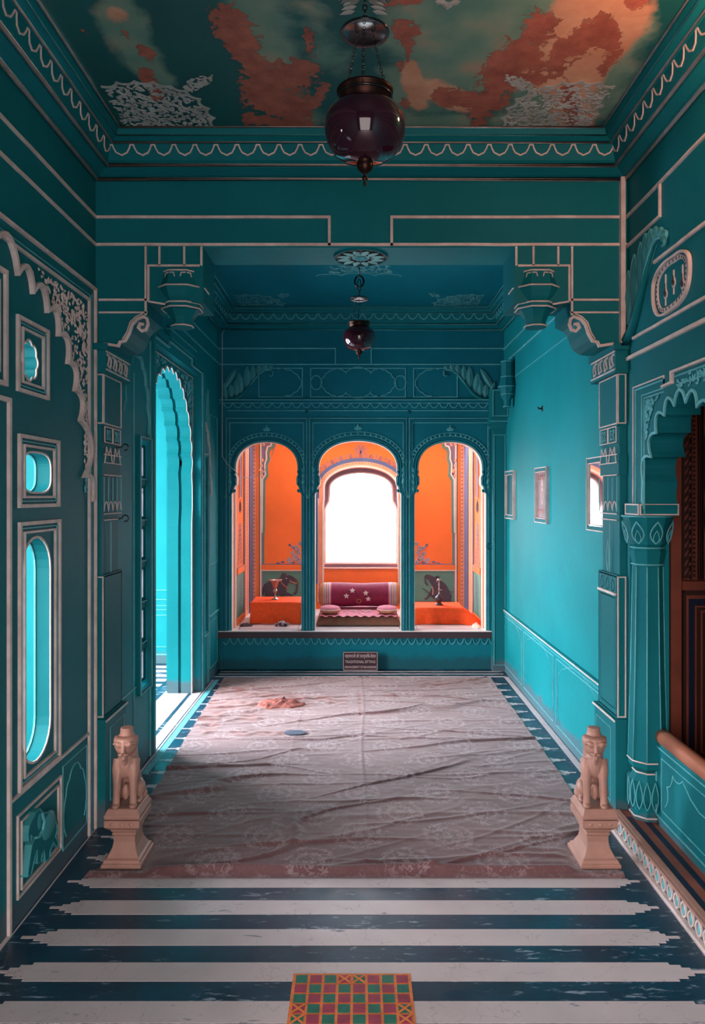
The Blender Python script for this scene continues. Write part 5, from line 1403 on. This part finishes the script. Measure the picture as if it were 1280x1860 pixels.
for s in (-1, 1):
    m = MB(); pr = [(.29, .1245), (.305, .1252), (.31, .1255), (.325, .1255), (.33, .1258), (.345, .125), (.35, .125), (.362, .124), (.366, .124), (.385, .119), (.405, .106), (.418, .085), (.423, .05), (.424, .0)]
    ms = ['pinkc', 'petal', 'mauve', 'petal', 'tan', 'petal', 'mauve', 'petal', 'tan', 'tan', 'tan', 'tan', 'tan']
    xl(m, [(s * x, r) for x, r in pr], 'tan', ms); m.build('end_cap', o)
def round_cushion(cx, cy, r, lbl):
    o = thing('round_cushion', (cx, cy, ZSILL + .106), lbl, 'cushion')
    m = MB(); z = ZSILL + .106
    m.lathe([(0, 0), (r * .8, .0), (r * .97, .012), (r, .030)], (cx, cy, z), 'tan', 32); m.build('side', o)
    m = MB(); m.lathe([(r, .030), (r * .98, .046), (r * .86, .058), (r * .5, .066), (0, .068)], (cx, cy, z), 'pinkc', 32); m.build('top', o)
    m = MB(); m.tube([(cx + r * 1.0 * math.cos(a), cy + r * 1.0 * math.sin(a), z + .032) for a in [2 * PI * k / 32 for k in range(32)]], .005, 'petal', 6, True); m.build('piping', o)
round_cushion(-.272, 7.28, .098, 'small round pink cushion on the left of the mattress')
round_cushion(.284, 7.28, .098, 'small round pink cushion on the right of the mattress')

# ================================================================== CLOTH-COVERED BOXES
def drape(cx, cy, wx, wy, zt, seed, lbl, flare=(.05, .05), tail=None):
    zb_ = ZSILL + .002; m = MB(); rnd = random.Random(seed); N_ = 120; rings = []
    lev = [0, .04, .25, .5, .75, .93, 1.0]
    for t in lev:
        ring = []
        for k in range(N_):
            s = k / N_ * 4; side = int(s); f = s - side
            q = [(-1 + 2 * f, -1), (1, -1 + 2 * f), (1 - 2 * f, 1), (-1, 1 - 2 * f)][side]
            nx, ny = [(0, -1), (1, 0), (0, 1), (-1, 0)][side]
            cor = abs(abs(q[0]) - 1) + abs(abs(q[1]) - 1); cn = max(0, 1 - cor * 2.2)
            off = (.004 if t == 0 else .010) + t * (flare[0] if nx <= 0 else flare[1]) * (.5 + .5 * cn) + t * .030 * noise.noise((s * 2.4, seed, t * .8)) + t * .035 * cn
            x = cx + q[0] * wx / 2 + (nx + (q[0] * cn)) * off; y = cy + q[1] * wy / 2 + (ny + q[1] * cn) * off
            if tail and t > .3 and q[0] > .2 and q[1] < .6: x += tail * (t - .3) * max(0, q[0] - .2)
            z = zt - (zt - zb_) * t + (0 if t < .9 else 0); 
            if t == 1.0: z += .016 * max(0, noise.noise((s * 5, seed, 3)))
            if t == 0: z = zt
            elif t == .04: z = zt - .008
            y = min(y, YA - .05)
            ring.append((x, y, z))
        rings.append(ring)
    for i in range(len(lev) - 1): m.add(rings[i] + rings[i + 1], [(k, (k + 1) % N_, (k + 1) % N_ + N_, k + N_) for k in range(N_)], 'cloth_o', True)
    m.add(rings[0], [tuple(range(N_))], 'cloth_o')
    hem = [(p[0], p[1], p[2] + .002) for p in rings[-1]]; m.tube(hem, .003, 'cloth_o', 5, True)
    return m.build('draped_cloth', loc=(cx, cy, ZSILL), label=lbl, cat='cloth')
drape(-.80, 7.44, .455, .38, .569, 2, 'orange cloth draped over a low box in the left bay of the alcove', (-.035, -.01))
drape(.785, 7.40, .45, .36, .520, 9, 'orange cloth draped over a low box in the right bay of the alcove', (-.02, .05), tail=.06)
crumple('dark_shawl', -1.07, 7.14, ZSILL, .07, .06, .03, 'dark', 8, 'dark crumpled shawl on the marble left of the left orange cloth', 'cloth', 20)
crumple('pale_shawl', 1.115, 7.08, ZSILL, .04, .045, .045, 'cream', 18, 'pale crumpled cloth beside the right orange cloth', 'cloth', 20)
crumple('red_shawl', 1.13, 7.36, ZSILL, .03, .09, .09, 'cloth_o', 28, 'red-orange bunched cloth at the right end of the right bay', 'cloth', 20)
m = MB(); gx, gy = -.725, 7.13; rnd = random.Random(3)
for k in range(34):
    a = rnd.uniform(0, 2 * PI); r = rnd.uniform(0, .05); m.ball((gx + r * 1.3 * math.cos(a), gy + r * .7 * math.sin(a), ZSILL + .014 + rnd.uniform(0, .04) * (1 - r / .06)), rnd.uniform(.010, .017), rnd.choice(['petal', 'mauve', 'silver', 'dark', 'mauve']), 8, 6)
m.build('garland_bundle', loc=(gx, gy, ZSILL), label='small silvery garland bundle in front of the left orange cloth', cat='garland')
# goblet and water pipe
c = (onY(499.5, 0, 7.42)[0], 7.42, .571)
o = thing('tall_goblet', c, 'slender metal goblet with a wide flat rim on the left orange cloth', 'goblet')
m = MB(); m.lathe([(0, 0), (.036, 0), (.034, .006), (.018, .014), (.007, .03), (.006, .056), (.012, .062), (.012, .066)], c, 'silver', 28); m.build('foot', o)
m = MB(); m.lathe([(.010, .064), (.021, .076), (.023, .088), (.018, .100), (.010, .106), (.016, .112)], c, 'silver', 28); m.build('knop', o)
m = MB(); m.lathe([(.010, .106), (.018, .112), (.028, .15), (.040, .180), (.066, .190), (.070, .194), (.066, .196), (.036, .188), (.024, .15), (.0, .12)], c, 'silver', 32); m.build('bowl', o)
c = (onY(797, 0, 7.38)[0], 7.38, .522)
o = thing('water_pipe', c, 'dark metal water pipe with a thin knobbed stem on the right orange cloth', 'water pipe')
m = MB(); m.lathe([(0, 0), (.040, 0), (.036, .008), (.020, .022), (.022, .030), (.038, .045), (.042, .062), (.034, .080), (.016, .094), (.010, .106), (0, .106)], c, 'iron', 28); m.build('base', o)
m = MB(); m.lathe([(.008, .10), (.011, .11), (.006, .12), (.006, .145), (.011, .150), (.006, .156), (.006, .19), (.010, .195), (.005, .20), (.005, .235), (.014, .242), (.016, .256), (0, .258)], c, 'silver', 16); m.build('stem', o)
m = MB(); m.tube([(c[0], c[1], c[2] + .150), (c[0] + .02, c[1] - .01, c[2] + .148), (c[0] + .03, c[1] - .012, c[2] + .150)], .004, 'silver', 8); m.build('mouthpiece', o); m = MB(); m.tube([(c[0], c[1], c[2] + .25), (c[0] - .02, c[1], c[2] + .245), (c[0] - .022, c[1], c[2] + .225)], .0035, 'silver', 8); m.build('spout', o)

# ================================================================== WALL PAINTINGS in the alcove
eL = [(610, 700), (640, 650), (720, 600), (800, 570), (870, 560), (880, 520), (900, 490), (940, 485), (975, 520), (1010, 515), (1060, 540), (1110, 580), (1130, 620), (1130, 700), (1110, 790), (1080, 805), (1060, 790), (1065, 765), (1085, 775), (1100, 700), (1100, 650), (1040, 640), (1000, 625), (975, 665), (980, 700), (960, 760), (1050, 800), (1050, 822), (950, 815), (880, 835), (870, 800), (800, 800), (780, 840), (650, 840), (640, 760), (622, 815), (610, 800)]
m = MB(); q = [V(400 + x / 8, 980 + y / 8) for x, y in eL]; m.prism(PA, q, 0, .008, 'grey')
a = V(400 + 955 / 8, 980 + 565 / 8); m.leaf(PA, a[0], a[1], 0, .012, .014, .003, 'petal', .008)
m.ribbon(PA, [V(400 + x / 8, 980 + y / 8) for x, y in ((870, 600), (930, 670), (975, 690), (960, 730))], .008, .003, 'tan', False, .008); m.ribbon(PA, [V(400 + x / 8, 980 + y / 8) for x, y in ((1010, 600), (1060, 625), (1115, 635))], .012, .003, 'tan', False, .008)
m.ribbon(PA, [V(400 + x / 8, 980 + y / 8) for x, y in ((618, 690), (612, 760), (625, 800))], .006, .003, 'dark', False, .006)
x, z = V(509, 1062); m.build('elephant_painting', loc=(x, YA, z), label='painted dark elephant with trunk curled down on the green panel in the left bay', cat='painting')
eR = [(215, 1060), (240, 1025), (290, 1030), (350, 1060), (380, 1040), (410, 1050), (420, 1100), (470, 1130), (520, 1190), (550, 1260), (575, 1300), (560, 1390), (440, 1400), (380, 1395), (340, 1340), (300, 1310), (240, 1360), (210, 1340), (240, 1330), (290, 1250), (320, 1180), (290, 1130), (270, 1100), (240, 1080), (240, 1120), (260, 1150), (270, 1165), (250, 1175), (225, 1140)]
m = MB(); z8 = lambda x, y: V(740 + x / 7.156, 900 + y / 7.156); m.prism(PA, [z8(*p) for p in eR], 0, .008, 'grey')
m.ribbon(PA, [z8(*p) for p in ((545, 1240), (580, 1262), (602, 1240), (605, 1190))], .007, .004, 'grey'); m.ribbon(PA, [z8(*p) for p in ((195, 1205), (330, 1310))], .008, .010, 'dark'); m.ribbon(PA, [z8(*p) for p in ((315, 1180), (330, 1230), (325, 1290))], .010, .010, 'silver')
x, z = z8(400, 1230); m.build('elephant_painting', loc=(x, YA, z), label='painted slate elephant sitting upright holding a stick on the green panel in the right bay', cat='painting')
for s_, lbl in ((0, 'painted slate and white scrollwork beside the column in the left bay'), (1, 'painted slate and white scrollwork beside the column in the right bay')):
    m = MB(); f = (lambda x, y: V(1301 - (400 + x / 8), 980 + y / 8)) if s_ else (lambda x, y: V(400 + x / 8, 980 + y / 8))
    sg = -1 if s_ else 1
    for x, y, r, t in ((1105, 265, 52, 1.9), (1010, 305, 42, 1.6), (1115, 130, 42, 1.6), (1055, 200, 30, 1.3), (1060, 120, 26, 1.2), (1140, 190, 30, 1.3), (1150, 320, 34, 1.3), (1165, 60, 26, 1.2)):
        c0 = f(x, y); rr = r / 8 * YA / FOC
        sp_ = spiral(c0[0], c0[1], rr, t, 1.2, 26, sg); m.ribbon(PA, sp_, .014, .004, 'petal'); m.ribbon(PA, sp_, .006, .006, 'slate')
    for x, y in ((940, 325), (870, 342), (1090, 335)): c0 = f(x, y); m.leaf(PA, c0[0], c0[1], PI if not s_ else 0, .05, .022, .005, 'slate')
    m.ribbon(PA, [f(*p) for p in ((1050, 120), (1030, 95), (1010, 78))], .006, .005, 'slate'); c0 = f(1008, 78); m.ball((c0[0], YA - .003, c0[1]), .014, 'slate', 10, 6, (1, .3, 1))
    x, z = f(1080, 250); m.build('scroll_painting', loc=(x, YA, z), label=lbl, cat='painting')

# ================================================================== FRAMES on the right wall
def wall_frame(name, y0, y1, z0, z1, kind, lbl, cat, tilt=0):
    o = thing(name, (XRB, (y0 + y1) / 2, z0), lbl, cat)
    m = MB(); m.rect(PRB, y0, y1, z0, z1, .022, .020, 'teal'); m.rect(PRB, y0 - .012, y1 + .012, z0 - .012, z1 + .012, .006, .024, 'line'); m.rect(PRB, y0 + .018, y1 - .018, z0 + .018, z1 - .018, .005, .024, 'line'); m.build('frame', o)
    m = MB()
    m.pbox(PRB, y0 + .01, y1 - .01, z0 + .01, z1 - .01, .001, .006, {'m': 'mirror', 'p': 'picture', 'd': 'teal_d'}[kind]) if not tilt else m.add([PRB(y, z, d_ + (tilt * (y - y0))) for d_ in (.001, .006) for z in (z0 + .01, z1 - .01) for y in (y0 + .01, y1 - .01)], [(0, 2, 3, 1), (4, 5, 7, 6), (0, 1, 5, 4), (2, 6, 7, 3), (0, 4, 6, 2), (1, 3, 7, 5)], 'mirror'); m.build({'m': 'glass', 'p': 'picture', 'd': 'panel'}[kind], o)
    if kind == 'p':
        m = MB(); yc = (y0 + y1) / 2
        for z in (z1 - .07, z0 + .08): m.ribbon(PRB, [(y0 + .02, z), (y1 - .02, z)], .006, .002, 'red_rag', False, .006)
        mandorla(m, PRB, yc, z0 + .12, .16, .05, .008, .002, 'cream', PI / 2, .006); mandorla(m, PRB, yc, z0 + .22, .09, .03, .008, .002, 'cream', PI / 2, .006)
        for k in range(5): m.ribbon(PRB, spiral(y0 + .06 + .05 * k, z1 - .045, .018, 1.2, k), .004, .002, 'red_rag', False, .006)
        for k in range(4): m.leaf(PRB, y0 + .06 + .06 * k, z0 + .05, 1, .03, .018, .003, 'tan', .006)
        m.build('artwork', o)
M['picture'] = plain('pinkish_picture_ground', (.22, .15, .17), .5, sc=14, var=.25)
wall_frame('wall_mirror', 4.00, 4.325, 1.415, 1.800, 'm', 'narrow framed mirror on the right wall nearest the pilaster', 'mirror', .034)
wall_frame('framed_picture', 5.28, 5.60, 1.415, 1.790, 'p', 'framed pinkish picture in the middle of the rear right wall', 'picture')
wall_frame('dark_mirror', 6.40, 6.74, 1.410, 1.800, 'd', 'framed mirror with its dark reflection painted as flat teal, right wall near the far corner', 'wall mirror')  # flat dark panel stands in for the mirror glass and what it reflects
y, z = onX(985, 742, XRB); o = thing('wall_peg', (XRB, y, z), 'small black peg high on the rear right wall', 'hook')
m = MB(); m.pbox(PRB, y - .012, y + .012, z - .02, z + .02, 0, .006, 'dark'); m.build('plate', o); m = MB(); m.tube([(XRB - .004, y, z), (XRB - .03, y, z), (XRB - .035, y, z + .012)], .006, 'dark', 8); m.build('pin', o)
m = MB(); y, z = 3.96, 1.50
m.lathe([(0, 0)], (0, 0, 0), 'teal') if False else None
m.prism(PRB, [(y + .05 * math.cos(t), z + .05 * math.sin(t) * 1.1) for t in [2 * PI * k / 24 for k in range(24)]], 0, .03, 'teal'); m.ribbon(PRB, [(y + .045 * math.cos(t), z + .05 * math.sin(t)) for t in [2 * PI * k / 24 for k in range(24)]], .006, .034, 'line2', True)
m.build('round_boss', loc=(XRB, y, z), label='round teal plaster boss beside the lower corner of the near mirror', cat='relief')

# ================================================================== HOOKS, RING, CABLE, SIGN
def curl(y, z, lbl):
    m = MB(); X1 = -1.244; yc = y
    m.tube([(X1, yc - .03, z), (X1 + .02, yc - .02, z)] + [(X1 + .045 + .016 * math.cos(t), yc, z + .002 + .016 * math.sin(t)) for t in [PI - 2 * PI * .8 * k / 14 for k in range(15)]], .0035, 'metal', 7)
    m.build('curled_hook', loc=(X1, y, z), label=lbl, cat='hook')
curl(3.86, onY(0, 813, 3.86)[1], 'upper curled iron hook on the inner face of the left pilaster')
curl(3.86, onY(0, 942, 3.86)[1], 'lower curled iron hook on the inner face of the left pilaster')
x, z = W(889, 992); m = MB(); m.tube([(x + .03 * math.cos(t), YW - .018, z + .03 * math.sin(t)) for t in [2 * PI * k / 24 for k in range(24)]], .006, 'teal_d', 8, True); m.tube([(x, YW, z + .03), (x, YW - .02, z + .03)], .006, 'teal_d', 8); m.tube([(x, YW - .018, z + .005), (x + .02, YW - .018, z + .005), (x + .02, YW - .018, z - .02)], .004, 'teal_d', 6)
m.build('ring_handle', loc=(x, YW, z), label='dark teal ring on the right edge of the arcade', cat='ring')
m = MB(); yc = YW - .03; pth = [W(x, y) for x, y in ((409, 600), (404, 607), (401, 622), (399.5, 645), (399, 690), (397, 740), (396, 800), (400, 829), (412, 841), (427, 855))]
p3 = [(max(XLB + .035, u), yc, v) for u, v in pth] + [(onY(x, y, Y)[0], Y, onY(x, y, Y)[1]) for x, y, Y in ((435, 865, 7.05), (445, 867.5, 7.1), (455, 867, 7.15), (470, 863.5, 7.2), (480, 855, 7.25), (487, 843, 7.3), (495, 823, 7.3), (501, 806, 7.3), (505, 780, 7.3), (506, 742, 7.3))]
m.tube(p3, .0035, 'cable', 6); m.build('loose_cable', loc=p3[0], label='pale cable running down the far left corner and sagging into the left bay', cat='cable')

x0, zt = onY(623, 1184, 6.84); x1, zb2 = onY(685.5, 1214.5, 6.84); zb2 = .001; yS = 6.84
o = thing('notice_board', ((x0 + x1) / 2, yS, zb2), 'small maroon notice board with faded lettering standing at the foot of the alcove', 'sign')
m = MB(); m.box(x0, x1, yS, yS + .015, zb2, zt, 'signm'); m.build('board', o)
PS_ = planeY(yS)
m = MB(); m.rect(PS_, x0 + .003, x1 - .003, zb2 + .003, zt - .003, .005, .004, 'signw'); m.build('border', o)
def lettering(txt, cx, z, wmax, h):
    cu_ = bpy.data.curves.new('lettering', 'FONT'); cu_.body = txt; cu_.size = h; cu_.extrude = .0008; cu_.align_x = 'CENTER'; cu_.align_y = 'CENTER'; cu_.offset = .0006
    t = bpy.data.objects.new('lettering', cu_); COL.objects.link(t)
    bpy.context.view_layer.update(); dg = bpy.context.evaluated_depsgraph_get()
    me = bpy.data.meshes.new_from_object(t.evaluated_get(dg)); bpy.data.objects.remove(t)
    xs = [v.co.x for v in me.vertices] or [0]; w_ = max(xs) - min(xs); k = min(1.3, wmax / max(w_, 1e-4))
    for v in me.vertices: x, y, zz = v.co; v.co = (cx + x * k, yS - .001 - zz, z + y)
    for v in me.vertices: v.co -= Vector(WORLD[o.name])
    me.materials.clear(); me.materials.append(M['signw'])
    ob = bpy.data.objects.new('lettering', me); COL.objects.link(ob); ob.parent = o
cxs = (x0 + x1) / 2; hz = zt - zb2
lettering('महाराणाजी की पारम्परिक-बैठक', cxs, zb2 + hz * .76, (x1 - x0) * .90, .040)
lettering('TRADITIONAL SITTING', cxs, zb2 + hz * .46, (x1 - x0) * .88, .034)
lettering('ARRANGEMENT OF MAHARANAS', cxs, zb2 + hz * .18, (x1 - x0) * .92, .030)

# ================================================================== LIGHT
wd = bpy.data.worlds.new('sky'); SC.world = wd; wd.use_nodes = True; nt = wd.node_tree; nt.nodes.clear()
out = nt.nodes.new('ShaderNodeOutputWorld'); bg = nt.nodes.new('ShaderNodeBackground'); nt.links.new(bg.outputs[0], out.inputs[0])
tc = nt.nodes.new('ShaderNodeTexCoord'); sx = nt.nodes.new('ShaderNodeSeparateXYZ'); nt.links.new(tc.outputs['Generated'], sx.inputs[0])
r = ramp(nt, mth(nt, 'ADD', mth(nt, 'MULTIPLY', sx.outputs[1], .5), .5), [(.0, (.94, .78, .74)), (.25, (.94, .78, .74)), (.47, (.92, .93, 1.0)), (1.0, (.86, .94, 1.0))])
up = ramp(nt, sx.outputs[2], [(.0, (.35, .35, .35)), (.12, (1, 1, 1))])
c = mixc(nt, up.outputs[0], (.10, .10, .11), r.outputs[0])
side = ramp(nt, mth(nt, 'MULTIPLY', sx.outputs[0], -1), [(.25, (.30, .30, .30)), (.75, (1, 1, 1))])   # the sky is brightest over the passage side
m_ = nt.nodes.new('ShaderNodeVectorMath'); m_.operation = 'MULTIPLY'; nt.links.new(c, m_.inputs[0]); nt.links.new(side.outputs[0], m_.inputs[1]); c = m_.outputs[0]
nt.links.new(c, bg.inputs['Color']); bg.inputs['Strength'].default_value = WSTR if 'WSTR' in globals() else 44.0
def portal(name, loc, rot, sx_, sy_):
    l = bpy.data.lights.new(name, 'AREA'); l.shape = 'RECTANGLE'; l.size = sx_; l.size_y = sy_; l.cycles.is_portal = True
    o = bpy.data.objects.new(name, l); COL.objects.link(o); o.location = loc; o.rotation_euler = rot; return o
def area(name, loc, rot, sx_, sy_, e, col, spread=PI):
    l = bpy.data.lights.new(name, 'AREA'); l.shape = 'RECTANGLE'; l.size = sx_; l.size_y = sy_; l.energy = e; l.color = col; l.spread = spread
    o = bpy.data.objects.new(name, l); COL.objects.link(o); o.location = loc; o.rotation_euler = rot; return o
portal('portal_window', (.03, YA + .16, 1.35), (PI / 2, 0, PI), .95, 1.15)
for yc, yw, z0, z1 in ((.2, 2.0, .7, 2.9), (2.6, 2.0, .7, 2.9), (4.75, 1.5, .3, 2.9), (6.35, 1.2, .3, 2.9)):
    portal('portal_passage', (-3.43, yc, (z0 + z1) / 2), (0, -PI / 2, 0), z1 - z0, yw)
portal('portal_alcove_fill', (.015, (FILL0 + FILL1) / 2, Z6 + .06), (0, 0, 0), 2.1, FILL1 - FILL0 + .04)
portal('portal_entrance', (0, -1.43, 1.18), (PI / 2, 0, 0), 1.7, 2.35)
# warm wall lamp of the front bay, just beyond the frame at the upper right
pl = bpy.data.lights.new('wall_lamp', 'POINT'); pl.energy = 20; pl.color = (1, .42, .22); pl.shadow_soft_size = .05
po = bpy.data.objects.new('wall_lamp', pl); COL.objects.link(po); po.location = (1.10, 2.22, 2.95)
pl = bpy.data.lights.new('room_fill', 'POINT'); pl.energy = 2.2; pl.color = (1, .55, .38); pl.shadow_soft_size = .08  # unseen warm fill light, added to keep the brown room visible
po = bpy.data.objects.new('room_fill', pl); COL.objects.link(po); po.location = (2.1, 2.6, 2.4)

# ================================================================== CAMERA
cam = bpy.data.cameras.new('camera'); co = bpy.data.objects.new('camera', cam); COL.objects.link(co); SC.camera = co
co.location = (0, 0, EYE); co.rotation_euler = (PI / 2, 0, 0)
cam.sensor_fit = 'VERTICAL'; cam.sensor_height = 36; cam.sensor_width = 36 * 1280 / 1860; cam.lens = FOC / 1860 * 36
cam.shift_x = -(VX - 640) / 1860; cam.shift_y = -(930 - VY) / 1860; cam.clip_start = .05
SC.view_settings.view_transform = 'Standard'; SC.view_settings.look = 'None'; SC.view_settings.gamma = 1; SC.view_settings.use_curve_mapping = False
SC.view_settings.exposure = 0.0
